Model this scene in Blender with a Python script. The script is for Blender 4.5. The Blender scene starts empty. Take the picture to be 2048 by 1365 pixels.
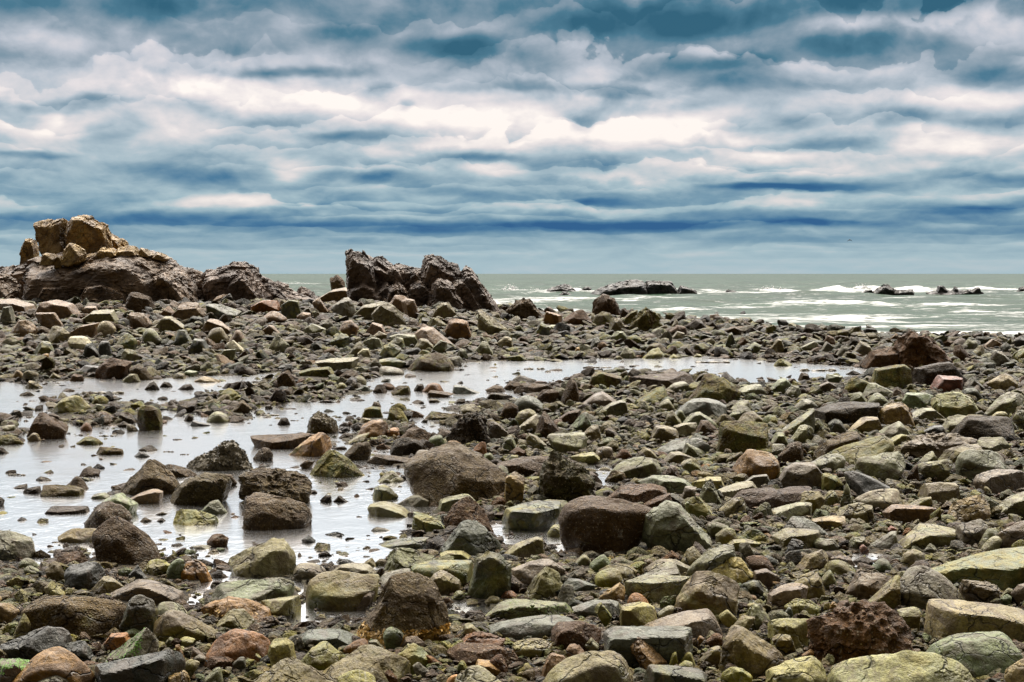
import bpy, math, random
import numpy as np
from math import radians as R

sc = bpy.context.scene
col = sc.collection
rnd = random.Random(7)

# ------------------------------------------------------------------ camera
F = 2048 * 50.0 / 36.0          # focal length in photograph pixels
CAMH = 1.6                      # eye height above the tide pool
PITCH = math.atan(134.5 / F)
HZ = 548.0                      # horizon row
cam_d = bpy.data.cameras.new("camera")
cam = bpy.data.objects.new("camera", cam_d)
col.objects.link(cam)
cam.location = (0, 0, CAMH)
cam.rotation_euler = (math.pi / 2 - PITCH, 0, 0)
cam_d.lens = 50.0
cam_d.sensor_width = 36.0
cam_d.clip_start = 0.1
cam_d.clip_end = 80000.0
sc.camera = cam

# ------------------------------------------------------------------ sun, exposure
SUN_EL, SUN_AZ = 60.0, 12.0     # azimuth from +Y (seaward) towards +X
sd = bpy.data.lights.new("sun", 'SUN')
sd.energy = 3.4
sd.angle = R(14)
sd.color = (1.0, 0.92, 0.80)
sun = bpy.data.objects.new("sun", sd)
col.objects.link(sun)
sun.rotation_euler = (R(90 - SUN_EL), 0, R(180 - SUN_AZ) )
sun.location = (0, 0, 60)
sc.view_settings.view_transform = 'Standard'
sc.view_settings.look = 'None'
sc.view_settings.exposure = 0.46
sc.view_settings.gamma = 1.0
sc.view_settings.use_curve_mapping = False
sc.cycles.use_denoising = True
sc.cycles.max_bounces = 6
sc.cycles.diffuse_bounces = 2
sc.cycles.glossy_bounces = 3
sc.cycles.transmission_bounces = 2
sc.cycles.transparent_max_bounces = 6
sc.cycles.caustics_reflective = False
sc.cycles.caustics_refractive = False

# ------------------------------------------------------------------ node helper
class NT:
    def __init__(self, tree):
        self.t = tree
        tree.nodes.clear()
    def n(self, typ, **kw):
        nd = self.t.nodes.new(typ)
        ins = kw.pop('i', {})
        for k, v in kw.items():
            setattr(nd, k, v)
        for k, v in ins.items():
            if isinstance(v, bpy.types.NodeSocket):
                self.t.links.new(v, nd.inputs[k])
            else:
                nd.inputs[k].default_value = v
        return nd
    def m(self, op, a, b=None, c=None, clamp=False):
        nd = self.n('ShaderNodeMath', operation=op, use_clamp=clamp)
        for k, v in enumerate((a, b, c)):
            if v is None: continue
            if isinstance(v, bpy.types.NodeSocket): self.t.links.new(v, nd.inputs[k])
            else: nd.inputs[k].default_value = v
        return nd.outputs[0]
    def vm(self, op, a, b=None, c=None):
        nd = self.n('ShaderNodeVectorMath', operation=op)
        for k, v in enumerate((a, b, c)):
            if v is None: continue
            if isinstance(v, bpy.types.NodeSocket): self.t.links.new(v, nd.inputs[k])
            else: nd.inputs[k].default_value = v
        return nd.outputs['Value'] if op in ('LENGTH', 'DOT_PRODUCT', 'DISTANCE') else nd.outputs[0]
    def mix(self, fac, a, b, blend='MIX'):
        nd = self.n('ShaderNodeMix', data_type='RGBA', blend_type=blend)
        for k, v in ((0, fac), (6, a), (7, b)):
            if isinstance(v, bpy.types.NodeSocket): self.t.links.new(v, nd.inputs[k])
            elif k == 0: nd.inputs[0].default_value = v
            else: nd.inputs[k].default_value = tuple(v) + ((1,) if len(v) == 3 else ())
        return nd.outputs[2]
    def ramp(self, fac, stops, interp='LINEAR'):
        nd = self.n('ShaderNodeValToRGB')
        cr = nd.color_ramp
        cr.interpolation = interp
        while len(cr.elements) < len(stops): cr.elements.new(0.5)
        for e, (p, c) in zip(cr.elements, stops):
            e.position = p
            e.color = tuple(c) + (1,) if len(c) == 3 else c
        self.t.links.new(fac, nd.inputs[0])
        return nd.outputs[0]
    def mr(self, v, a, b, c, d, mode='LINEAR'):
        nd = self.n('ShaderNodeMapRange', interpolation_type=mode)
        for k, x in enumerate((v, a, b, c, d)):
            if isinstance(x, bpy.types.NodeSocket): self.t.links.new(x, nd.inputs[k])
            else: nd.inputs[k].default_value = x
        return nd.outputs[0]
    def noise(self, vec, scale, detail=4, rough=0.55, dist=0.0, dims='3D'):
        nd = self.n('ShaderNodeTexNoise', noise_dimensions=dims)
        self.t.links.new(vec, nd.inputs['Vector'])
        nd.inputs['Scale'].default_value = scale
        nd.inputs['Detail'].default_value = detail
        nd.inputs['Roughness'].default_value = rough
        nd.inputs['Distortion'].default_value = dist
        return nd.outputs['Fac']

# ------------------------------------------------------------------ sky
def s2l(r, g, b):
    f = lambda v: (v / 255 / 12.92) if v <= 10 else ((v / 255 + 0.055) / 1.055) ** 2.4
    return (f(r), f(g), f(b))

def build_sky():
    w = bpy.data.worlds.new("World")
    sc.world = w
    w.use_nodes = True
    T = NT(w.node_tree)
    tc = T.n('ShaderNodeTexCoord')
    sp = T.n('ShaderNodeSeparateXYZ', i={0: tc.outputs['Generated']})
    x, y, z = sp.outputs
    h = T.m('SQRT', T.m('MAXIMUM', T.m('ADD', T.m('MULTIPLY', x, x), T.m('MULTIPLY', y, y)), 1e-5))
    az = T.m('ARCTAN2', x, y)
    U0 = T.m('MULTIPLY', az, 2.844)
    V0 = T.m('MULTIPLY', T.m('DIVIDE', z, h), 2.844)
    V0 = T.m('MAXIMUM', V0, 0.0)
    base = T.n('ShaderNodeCombineXYZ', i={0: U0, 1: V0, 2: 0.0}).outputs[0]
    # billow warp so that edges of the banks curl
    sh = T.m('DIVIDE', 1.0, T.m('ADD', V0, 0.22))
    lw = T.m('LOGARITHM', T.m('ADD', V0, 0.17), 2.718)
    lay = T.n('ShaderNodeCombineXYZ', i={0: T.m('MULTIPLY', U0, 0.78), 1: T.m('MULTIPLY', lw, 0.75), 2: 0.0}).outputs[0]
    wn = T.n('ShaderNodeTexNoise', noise_dimensions='2D')
    T.t.links.new(lay, wn.inputs['Vector'])
    wn.inputs['Scale'].default_value = 5.0
    wn.inputs['Detail'].default_value = 4
    wn.inputs['Roughness'].default_value = 0.5
    wv = T.vm('SUBTRACT', wn.outputs['Color'], (0.5, 0.5, 0.5))
    wamp = T.mr(V0, 0.0, 0.35, 0.02, 1.0)
    wx = T.n('ShaderNodeCombineXYZ', i={0: T.m('MULTIPLY', wamp, 0.15), 1: T.m('MULTIPLY', wamp, 0.07), 2: 0.0}).outputs[0]
    P = T.vm('ADD', base, T.vm('MULTIPLY', wv, wx))
    # rows of stratocumulus: each row has a crisp billowing lit top and a dark flat base
    pv = T.vm('MULTIPLY', P, (1.0, 1.0, 0.0))
    rowc = T.m('MULTIPLY', T.m('LOGARITHM', T.m('ADD', V0, 0.06), 2.718), 3.3)
    big = T.noise(lay, 1.3, 3, 0.5, 0.3, '2D')
    pw = T.n('ShaderNodeCombineXYZ', i={0: U0, 1: T.m('MULTIPLY', lw, 0.42), 2: 0.0}).outputs[0]
    puff = T.n('ShaderNodeTexVoronoi', feature='F1', voronoi_dimensions='2D', i={'Vector': T.vm('ADD', pw, T.vm('MULTIPLY', wv, (0.10, 0.06, 0.0))), 'Scale': 6.0, 'Detail': 3.0, 'Roughness': 0.55})
    mott = T.noise(lay, 5.0, 6, 0.55, 0.3, '2D')
    torn = T.noise(lay, 14.0, 5, 0.6, 0.4, '2D')
    flat_ = T.mr(V0, 0.03, 0.28, 0.42, 1.0)
    def rows(freq, off, kb, kp, km, kt, pts):
        ph = T.m('ADD', T.m('MULTIPLY', rowc, freq), T.m('ADD', T.m('MULTIPLY', T.noise(T.vm('ADD', lay, (off, off * .7, 0.0)), 1.5, 3, 0.5, 0.3, '2D'), kb),
             T.m('MULTIPLY', flat_, T.m('ADD', T.m('MULTIPLY', puff.outputs['Distance'], kp), T.m('ADD', T.m('MULTIPLY', mott, km), T.m('MULTIPLY', torn, kt))))))
        fc = T.n('ShaderNodeFloatCurve')
        cu = fc.mapping.curves[0]
        while len(cu.points) < len(pts): cu.points.new(0.5, 0.5)
        for p, q in zip(cu.points, pts): p.location = q
        fc.mapping.update()
        T.t.links.new(T.m('FRACT', ph), fc.inputs['Value'])
        patch = T.mr(T.noise(T.vm('ADD', lay, (off * 2.3, 3.1, 0.0)), 2.6, 3, 0.5, 0.3, '2D'), 0.40, 0.60, 0.0, 1.0, 'SMOOTHSTEP')
        return T.m('MULTIPLY', T.m('SUBTRACT', fc.outputs[0], 0.5), patch)
    rA = rows(0.9, 0.0, 2.6, 0.45, 0.6, 0.16, [(0.0, 0.46), (0.13, 0.20), (0.34, 0.28), (0.66, 0.66), (0.82, 0.92), (1.0, 0.54)])
    rB = rows(1.9, 5.7, 2.8, 0.6, 0.9, 0.25, [(0.0, 0.46), (0.10, 0.20), (0.40, 0.38), (0.75, 0.80), (0.92, 0.92), (1.0, 0.56)])
    amp = T.mr(V0, 0.02, 0.14, 0.05, 1.0)
    n3 = T.noise(lay, 9.0, 5, 0.55, 0.2, '2D')
    n4 = T.noise(T.vm('ADD', lay, (0.0, 0.04, 0.0)), 9.0, 5, 0.55, 0.2, '2D')
    calm = T.mr(V0, 0.02, 0.10, 0.25, 1.0)
    D = T.m('ADD', T.m('MULTIPLY', T.m('ADD', T.m('MULTIPLY', rA, 0.40), T.m('MULTIPLY', rB, 0.20)), amp),
            T.m('MULTIPLY', calm, T.m('ADD', T.m('MULTIPLY', T.m('SUBTRACT', n3, n4), 0.40), T.m('MULTIPLY', T.m('SUBTRACT', mott, 0.5), 0.22))))
    prof = T.n('ShaderNodeFloatCurve')
    cm = prof.mapping
    cur = cm.curves[0]
    pts = [(0.0, 0.60), (0.03, 0.58), (0.06, 0.50), (0.09, 0.37), (0.13, 0.45), (0.2, 0.53), (0.28, 0.62), (0.33, 0.62), (0.40, 0.47), (0.48, 0.40), (0.55, 0.33), (0.6, 0.50), (0.8, 0.6), (1.0, 0.65)]
    while len(cur.points) < len(pts): cur.points.new(0.5, 0.5)
    for p, q in zip(cur.points, pts): p.location = q
    cm.update()
    T.t.links.new(T.m('MINIMUM', V0, 1.0), prof.inputs['Value'])
    D = T.m('ADD', D, prof.outputs[0])
    blobs = [
        (560,190,330,34,.36),(820,222,330,30,.42),(1060,245,260,42,.38),(1310,250,130,45,.42),(1250,292,380,32,.26),
        (240,185,230,45,.22),(120,262,150,26,.34),(60,300,120,26,.22),(330,262,140,32,.3),(590,345,60,34,.42),(470,405,180,24,.3),
        (780,318,120,20,.28),(1000,342,80,20,.3),(1500,325,240,22,.32),(1720,345,180,18,.24),(1940,305,190,24,.36),(1900,215,220,22,.28),
        (2000,100,110,36,.36),(330,95,150,50,.2),(560,60,120,40,.12),(1750,180,180,18,.14),(1850,270,170,18,.3),(800,405,150,18,.2),
        (1250,372,150,18,.2),(1600,415,130,14,.2),(1900,400,150,20,.22),(60,405,120,16,.12),(160,120,160,30,.22),(1700,60,130,24,.12),
        (600,130,170,26,.16),(950,195,160,14,.22),(1400,240,120,26,.25),
        (930,105,130,34,-.42),(690,75,90,26,-.32),(1300,55,330,36,-.34),(1400,140,190,30,-.36),(1690,110,120,32,-.32),
        (1790,25,280,38,-.36),(1960,172,160,24,-.32),(320,25,110,48,-.3),(60,45,120,34,-.22),(130,225,140,14,-.3),(235,272,70,24,-.34),
        (60,258,40,20,-.2),(400,355,220,26,-.32),(750,362,110,18,-.32),(1180,243,66,26,-.42),(745,198,46,20,-.36),(815,214,24,12,-.3),
        (970,320,80,16,-.28),(1590,378,190,12,-.42),(1250,178,480,20,-.26),(600,157,130,14,-.26),(1640,300,220,14,-.28),
        (1560,250,160,24,-.22),(1000,455,620,14,-.22),(1400,452,420,12,-.24),(300,440,300,20,-.2),(1930,425,160,10,-.26),(700,275,190,16,-.3),
        (1990,262,110,22,-.28),(60,325,110,10,-.3),(430,150,200,16,-.12),(1100,120,80,26,-.14),(1780,240,90,30,-.2),(1160,340,110,16,-.16),
        (900,385,140,12,-.2),(1180,408,120,10,-.24),(1480,375,110,8,-.2),(640,420,160,10,-.22),(1990,370,90,10,-.22),(1650,450,160,8,-.2)]
    for (bx, by, rx, ry, a) in blobs:
        u = 2.844 * math.atan2(bx - 1024, 2844)
        v = (HZ - by) / 1000.0
        q = T.vm('MULTIPLY_ADD', P, (1000.0 / rx / 1.35, 1000.0 / ry / 1.35, 0), (-u * 1000.0 / rx / 1.35, -v * 1000.0 / ry / 1.35, 0))
        d = T.vm('LENGTH', q)
        D = T.m('ADD', D, T.mr(d, 0.0, 1.0, a * (0.74 if a > 0 else 0.86), 0.0, 'SMOOTHERSTEP'))
    D = T.m('MULTIPLY_ADD', D, 1.08, -0.03)
    hi = T.ramp(D, [(0.0, s2l(34, 88, 112)), (0.20, s2l(66, 112, 134)), (0.42, s2l(132, 150, 164)), (0.62, s2l(182, 188, 198)), (0.84, s2l(224, 217, 219)), (1.0, s2l(250, 242, 236))])
    lo = T.ramp(D, [(0.0, s2l(18, 84, 134)), (0.18, s2l(58, 110, 148)), (0.38, s2l(108, 144, 166)), (0.60, s2l(158, 182, 192)), (0.82, s2l(212, 208, 208)), (1.0, s2l(242, 232, 226))])
    colr = T.mix(T.mr(V0, 0.14, 0.42, 0.0, 1.0), lo, hi)
    lob = T.mr(y, -0.12, 0.58, 0.055, 1.0, 'SMOOTHSTEP')     # unseen sky behind the viewer, dimmed to keep facing rock sides dark
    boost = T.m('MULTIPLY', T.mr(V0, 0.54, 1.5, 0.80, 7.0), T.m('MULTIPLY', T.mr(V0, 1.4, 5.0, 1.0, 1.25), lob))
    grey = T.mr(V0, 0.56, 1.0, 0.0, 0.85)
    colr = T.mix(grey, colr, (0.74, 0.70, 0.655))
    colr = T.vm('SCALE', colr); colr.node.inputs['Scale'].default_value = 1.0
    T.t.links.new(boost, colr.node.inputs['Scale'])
    sky = T.n('ShaderNodeTexSky', sky_type='NISHITA', sun_disc=False, sun_elevation=R(SUN_EL), sun_rotation=R(SUN_AZ))
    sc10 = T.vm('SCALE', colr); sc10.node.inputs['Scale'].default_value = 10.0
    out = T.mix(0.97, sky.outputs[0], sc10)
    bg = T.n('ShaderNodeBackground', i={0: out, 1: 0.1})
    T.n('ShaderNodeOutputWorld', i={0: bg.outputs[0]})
    w.cycles.sampling_method = 'MANUAL'
    w.cycles.sample_map_resolution = 512
build_sky()

# ------------------------------------------------------------------ numeric noise
def _hash(ix, iy, iz, seed):
    h = (ix * 374761393 + iy * 668265263 + iz * 2147483647 + seed * 1274126177) & 0xffffffff
    h = ((h ^ (h >> 13)) * 1274126177) & 0xffffffff
    h = (h ^ (h >> 16)) & 0xffff
    return h.astype(np.float32) / 32767.5 - 1.0
def vnoise(p, seed=0):
    pi = np.floor(p).astype(np.int64)
    f = p - pi
    f = f * f * (3 - 2 * f)
    out = 0
    for dx in (0, 1):
        wx = f[:, 0] if dx else 1 - f[:, 0]
        for dy in (0, 1):
            wy = f[:, 1] if dy else 1 - f[:, 1]
            for dz in (0, 1):
                wz = f[:, 2] if dz else 1 - f[:, 2]
                out = out + wx * wy * wz * _hash(pi[:, 0] + dx, pi[:, 1] + dy, pi[:, 2] + dz, seed)
    return out
def fbm(p, octs=4, gain=0.5, seed=0, ridge=False):
    a, s, o = 1.0, 1.0, 0
    for k in range(octs):
        v = vnoise(p * s + 17.3 * k, seed + k)
        if ridge: v = 1 - 2 * np.abs(v)
        o = o + a * v
        a *= gain
        s *= 2.07
    return o
def worley(p, seed=0):
    pi = np.floor(p).astype(np.int64)
    best = np.full(len(p), 1e9); bid = np.zeros((len(p), 3), np.int64); bd = np.zeros_like(p)
    for dx in (-1, 0, 1):
        for dy in (-1, 0, 1):
            for dz in (-1, 0, 1):
                c = pi + np.array([dx, dy, dz])
                f = np.stack([_hash(c[:, 0], c[:, 1], c[:, 2], seed + k) for k in (1, 2, 3)], 1) * .45 + .5
                v = p - (c + f)
                d = (v * v).sum(1)
                k = d < best
                best[k] = d[k]; bid[k] = c[k]; bd[k] = v[k]
    h = np.stack([_hash(bid[:, 0], bid[:, 1], bid[:, 2], seed + 20 + k) for k in range(4)], 1)
    return h, bd
def blocks(W, size, seed, rot=(0.55, 0.35)):
    """jointed rock: every block of a skewed mosaic is pushed and tilted by its own amount; about -1..1"""
    a, b_ = rot
    ca, sa = math.cos(a), math.sin(a); cb, sb = math.cos(b_), math.sin(b_)
    M = np.array([[ca, 0, -sa], [sa * sb, cb, ca * sb], [sa * cb, -sb, ca * cb]])
    q = (W @ M.T) / (size * np.array([.75, 1.0, 1.5]))
    h, d = worley(q, seed)
    return h[:, 0] * .55 + (h[:, 1:] * d).sum(1) * .55
def sstep(a, b, x):
    t = np.clip((x - a) / (b - a), 0, 1)
    return t * t * (3 - 2 * t)

# ------------------------------------------------------------------ pixel rays on flat ground
CP, SP = math.cos(PITCH), math.sin(PITCH)
def ray(px, py):
    a = (np.asarray(px, float) - 1024) / F
    b = -(np.asarray(py, float) - 682.5) / F
    return a, CP + b * SP, -SP + b * CP      # x, y, z
def on_level(px, py, z):
    a, b, c = ray(px, py)
    t = (z - CAMH) / c
    return a * t, b * t
def at_dist(px, py, Y):
    a, b, c = ray(px, py)
    t = Y / b
    return a * t, CAMH + c * t

# ------------------------------------------------------------------ ground shape
POOLS = [
 [(-900,768),(0,764),(60,768),(150,757),(300,757),(420,752),(500,750),(553,746),(600,750),(667,757),(740,757),(800,745),(812,738),(860,742),(905,738),(912,724),(1024,721),(1110,722),(1180,716),(1290,717),(1400,712),(1450,716),(1530,722),(1560,718),(1600,728),(1700,732),(1745,738),
  (1745,748),(1690,756),(1600,758),(1590,766),(1500,768),(1430,760),(1390,750),(1250,746),(1170,748),(1140,762),(1085,778),(1045,765),(1030,780),(1032,800),(1000,795),(965,806),(900,815),(895,840),(900,860),(870,866),(850,880),(800,905),(790,915),(800,935),(812,960),(850,985),(870,1010),(865,1060),(860,1095),(780,1112),(765,1142),
  (700,1130),(650,1128),(600,1150),(560,1165),(510,1165),(420,1175),(385,1212),(365,1215),(415,1150),(430,1125),(330,1118),(190,1120),(180,1098),(110,1102),(85,1132),(0,1137),(-900,1160)],
 [(575,1160),(612,1165),(614,1200),(720,1205),(725,1240),(640,1250),(585,1248),(592,1200)],
 [(985,1045),(1030,1040),(1120,1045),(1150,1075),(1150,1110),(1100,1114),(1080,1092),(1000,1095)],
 [(1188,930),(1225,935),(1232,985),(1190,988)],
 [(1706,1112),(1748,1112),(1745,1145),(1700,1145)],
 [(898,1203),(1004,1203),(992,1234),(903,1230)],
]
ISLES = [
 [(105,832),(130,802),(180,795),(230,805),(290,815),(325,832),(290,845),(230,850),(200,863),(150,853),(120,846)],
 [(-900,838),(20,838),(40,850),(55,862),(42,886),(0,890),(-900,893)],
 [(340,815),(380,797),(430,787),(480,774),(520,764),(555,750),(580,735),(640,740),(690,757),(720,768),(748,782),(735,790),(700,790),(680,798),(640,804),(560,803),(545,813),(512,823),(470,843),(440,836),(400,828),(350,826)],
 [(690,842),(720,838),(790,838),(830,852),(862,880),(900,905),(830,905),(780,905),(740,893),(720,888),(695,878)],
]
def to_world(poly): return [tuple(float(v) for v in on_level(px, py, 0.0)) for px, py in poly]
PW = [to_world(p) for p in POOLS]
IW = [to_world(p) for p in ISLES]
def poly_sd(P, x, y):
    """signed distance, negative inside"""
    P = np.asarray(P)
    d = np.full(x.shape, 1e9)
    ins = np.zeros(x.shape, bool)
    n = len(P)
    for i in range(n):
        ax, ay = P[i]; bx, by = P[(i + 1) % n]
        ex, ey = bx - ax, by - ay
        t = np.clip(((x - ax) * ex + (y - ay) * ey) / (ex * ex + ey * ey + 1e-12), 0, 1)
        d = np.minimum(d, (x - ax - t * ex) ** 2 + (y - ay - t * ey) ** 2)
        c = (ay > y) != (by > y)
        xi = ax + (y - ay) / (by - ay + 1e-12) * ex
        ins ^= c & (x < xi)
    d = np.sqrt(d)
    return np.where(ins, -d, d)
def pool_sd(x, y):
    s = np.full(x.shape, 1e9)
    for P in PW: s = np.minimum(s, poly_sd(P, x, y))
    for P in IW: s = np.maximum(s, -poly_sd(P, x, y))
    return s
EDGE_PX = [-3000, 0, 700, 1000, 1200, 1400, 1600, 1750, 2048, 5000]
EDGE_Y = [66, 64, 64, 60, 55, 49, 42, 37.5, 36.5, 36]
SEA_Z = -0.5
def ground_z(x, y):
    shp = x.shape
    x = x.ravel().astype(float); y = y.ravel().astype(float)
    r = np.hypot(x, y)
    yy = np.maximum(y, 0.5)
    px = np.clip(x / yy * F + 1024, -3000, 5000)
    s = np.full(x.shape, 5.0)
    near = (r < 45) & (y > 1)
    s[near] = pool_sd(x[near], y[near])
    q = np.stack([x, y, np.zeros_like(x)], 1)
    wob = vnoise(q * 2.1, 3) * 0.10 + vnoise(q * 6.0, 4) * 0.04
    s2 = s + wob * np.clip(r / 10, 0.5, 2)
    z = np.where(s2 < 0, -0.012 - 0.16 * sstep(0, 1.6, -s2), 0.012 + 0.05 * sstep(0, 0.8, s2))
    left = 1 - sstep(650, 1150, px)
    back = sstep(21, 48, y)
    z = z + back * (0.52 * left + 0.02)
    z = z + np.where(s2 > 0.15, 1, 0) * (fbm(q * 0.9, 3, seed=9) * 0.02 * sstep(0.15, 0.6, s2) + 0.004)
    e = np.interp(px, EDGE_PX, EDGE_Y)
    z = z - sstep(0, 9, y - e + fbm(q * 0.25, 2, seed=5) * 1.5) * 1.0 - np.clip((y - e - 6) * 0.06, 0, 5)
    z = np.where(y < 1, z + np.clip(-y, 0, 200) * 0.02, z)
    return z.reshape(shp), s2.reshape(shp)

def add_mesh(name, V, Fc, mat=None, smooth=True, parent=None):
    me = bpy.data.meshes.new(name)
    V = np.asarray(V, np.float32); Fc = np.asarray(Fc, np.int32)
    k = Fc.shape[1]
    me.vertices.add(len(V)); me.vertices.foreach_set('co', V.ravel())
    me.loops.add(Fc.size); me.loops.foreach_set('vertex_index', Fc.ravel())
    me.polygons.add(len(Fc))
    me.polygons.foreach_set('loop_start', np.arange(0, Fc.size, k, dtype=np.int32))
    me.polygons.foreach_set('loop_total', np.full(len(Fc), k, np.int32))
    me.polygons.foreach_set('use_smooth', np.full(len(Fc), smooth, bool))
    me.update()
    me.validate()
    ob = bpy.data.objects.new(name, me)
    col.objects.link(ob)
    if mat: me.materials.append(mat)
    if parent: ob.parent = parent
    return ob
def grid_faces(nr, nc, wrap=False):
    i = np.arange(nr - 1)[:, None]
    j = np.arange(nc if wrap else nc - 1)[None, :]
    j2 = (j + 1) % nc
    return np.stack([i * nc + j, i * nc + j2, (i + 1) * nc + j2, (i + 1) * nc + j], -1).reshape(-1, 4)
def tag(o, label=None, cat=None, group=None, kind=None):
    if label: o['label'] = label
    if cat: o['category'] = cat
    if group: o['group'] = group
    if kind: o['kind'] = kind

# ------------------------------------------------------------------ materials
def mat(name):
    m = bpy.data.materials.new(name)
    m.use_nodes = True
    return m, NT(m.node_tree)

def rock_material(name, attr=False, rough_tex=0.0, strata=0.0, scale=1.0):
    """stone: colour from the object (or the colour attribute); alpha = share of algae"""
    m, T = mat(name)
    if attr:
        a = T.n('ShaderNodeAttribute', attribute_name='rock_col')
        base, alg = a.outputs['Color'], a.outputs['Alpha']
        off = T.n('ShaderNodeCombineXYZ').outputs[0]
    else:
        a = T.n('ShaderNodeObjectInfo')
        base, alg = a.outputs['Color'], a.outputs['Alpha']
        off = T.vm('SCALE', (31.0, 17.0, 43.0)); T.t.links.new(a.outputs['Random'], off.node.inputs['Scale'])
    tc = T.n('ShaderNodeTexCoord')
    co = T.vm('ADD', tc.outputs['Object'], off)
    big = T.noise(co, 2.6 * scale, 5, 0.6, 0.6)
    mid = T.noise(co, 11 * scale, 6, 0.62, 0.3)
    fine = T.noise(co, 60 * scale, 5, 0.7)
    # patches of tint: brownish weathering and pale lichen-grey
    c = T.mix(T.mr(big, 0.42, 0.66, 0.0, 0.65), base, T.mix(1.0, base, (1.6, 1.5, 1.2), 'MULTIPLY'))
    c = T.mix(T.mr(mid, 0.50, 0.68, 0.0, 0.85), c, T.mix(1.0, base, (0.50, 0.42, 0.34), 'MULTIPLY'))
    c = T.mix(T.mr(fine, 0.34, 0.60, 0.75, 0.0), c, T.mix(1.0, base, (0.35, 0.33, 0.3), 'MULTIPLY'))
    c = T.mix(T.mr(fine, 0.60, 0.8, 0.0, 0.45), c, T.mix(1.0, base, (2.0, 1.9, 1.7), 'MULTIPLY'))
    # brown weathering stains and thin pale veins
    stn = T.noise(co, 4.6 * scale, 6, 0.68, 1.3)
    c = T.mix(T.mr(stn, 0.50, 0.57, 0.0, 0.72), c, T.mix(0.35, (0.062, 0.042, 0.022), T.mix(1.0, base, (0.6, 0.45, 0.3), 'MULTIPLY')))
    vn = T.noise(co, 1.7 * scale, 5, 0.6, 1.6)
    vein = T.mr(T.m('ABSOLUTE', T.m('SUBTRACT', vn, 0.5)), 0.0, 0.007, 1.0, 0.0)
    c = T.mix(T.m('MULTIPLY', vein, T.mr(stn, 0.40, 0.52, 0.55, 0.0)), c, (0.34, 0.32, 0.26))
    # green and ochre films of algae
    an = T.noise(co, 3.4 * scale, 5, 0.65, 1.0)
    thr = T.m('SUBTRACT', 0.75, T.m('MULTIPLY', alg, 0.62))
    am = T.m('MULTIPLY', T.m('SUBTRACT', an, thr), 6.0, clamp=True)
    am = T.m('MULTIPLY', am, 0.85)
    acol = T.mix(T.mr(mid, 0.4, 0.6, 0, 1), (0.085, 0.10, 0.018), (0.20, 0.165, 0.03))
    c = T.mix(am, c, acol)
    # cracks and bedding
    vor = T.n('ShaderNodeTexVoronoi', feature='DISTANCE_TO_EDGE')
    vv = T.vm('ADD', co, T.vm('SCALE', T.vm('SUBTRACT', T.n('ShaderNodeTexNoise', i={'Vector': co, 'Scale': 5.0 * scale, 'Detail': 4.0}).outputs['Color'], (0.5, 0.5, 0.5))))
    vv.node.inputs[1].links[0].from_node.inputs['Scale'].default_value = 0.35 / scale
    T.t.links.new(T.vm('MULTIPLY', vv, (1.0, 1.0, 1.8)), vor.inputs['Vector'])
    vor.inputs['Scale'].default_value = 2.8 * scale
    crack = T.mr(vor.outputs['Distance'], 0.0, 0.03, 1.0, 0.0)
    crack = T.m('MULTIPLY', crack, T.mr(big, 0.40, 0.55, 0.1, 1.0))
    c = T.mix(T.m('MULTIPLY', crack, 0.62), c, T.mix(1.0, base, (0.2, 0.18, 0.16), 'MULTIPLY'))
    lump = T.noise(co, 26 * scale, 4, 0.6, 0.4)
    h = T.m('ADD', T.m('MULTIPLY', mid, 0.6), T.m('ADD', T.m('MULTIPLY', fine, 0.22 + 0.15 * rough_tex), T.m('MULTIPLY', lump, 0.15 + 0.5 * rough_tex)))
    h = T.m('SUBTRACT', h, T.m('MULTIPLY', crack, 0.5))
    if rough_tex > 0:
        v2 = T.n('ShaderNodeTexVoronoi', i={'Vector': co, 'Scale': 85.0 * scale})
        v2.feature = 'F1'
        sp = T.mr(v2.outputs['Distance'], 0.0, 0.55, 1.0, 0.0)
        h = T.m('ADD', h, T.m('MULTIPLY', T.m('MULTIPLY', sp, 0.22 * rough_tex), T.mr(big, 0.35, 0.6, 0.2, 1.0)))
        pale = T.n('ShaderNodeSeparateColor', i={0: v2.outputs['Color']}).outputs[0]
        c = T.mix(T.m('MULTIPLY', T.mr(pale, 0.80, 0.86, 0, 1), T.mr(v2.outputs['Distance'], 0.2, 0.4, 0.75, 0.0)), c, (0.34, 0.27, 0.17))
        c = T.mix(T.mr(pale, 0.3, 0.15, 0.0, 0.5), c, T.mix(1.0, base, (0.4, 0.36, 0.3), 'MULTIPLY'))
    if strata > 0:
        rotv = T.n('ShaderNodeMapping', i={0: co}); rotv.inputs['Rotation'].default_value = (0.5, 0.6, 0.3)
        st = T.n('ShaderNodeTexWave', wave_type='BANDS', bands_direction='X', i={'Vector': rotv.outputs[0], 'Scale': 0.9 * scale, 'Distortion': 7.0, 'Detail': 5.0, 'Detail Scale': 1.4})
        h = T.m('ADD', h, T.m('MULTIPLY', st.outputs['Fac'], 0.8 * strata))
        c = T.mix(T.m('MULTIPLY', T.mr(st.outputs['Fac'], 0.35, 0.0, 0.0, 1.0), 0.75 * strata), c, T.mix(1.0, base, (0.3, 0.27, 0.25), 'MULTIPLY'))
    bump = T.n('ShaderNodeBump', i={'Height': h, 'Strength': 1.0, 'Distance': 0.042 / scale})
    rg = T.mr(mid, 0.3, 0.75, 0.32, 0.75)
    bs = T.n('ShaderNodeBsdfPrincipled', i={'Base Color': c, 'Roughness': rg, 'Normal': bump.outputs[0]})
    bs.inputs['Specular IOR Level'].default_value = 0.36 if rough_tex < .9 else 0.14
    T.n('ShaderNodeOutputMaterial', i={0: bs.outputs[0]})
    return m
M_ROCK = rock_material('beach_stone')
M_SLAB = rock_material('bedded_stone', strata=0.35, scale=1.6)
M_BARN = rock_material('barnacled_stone', rough_tex=1.0)
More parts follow.
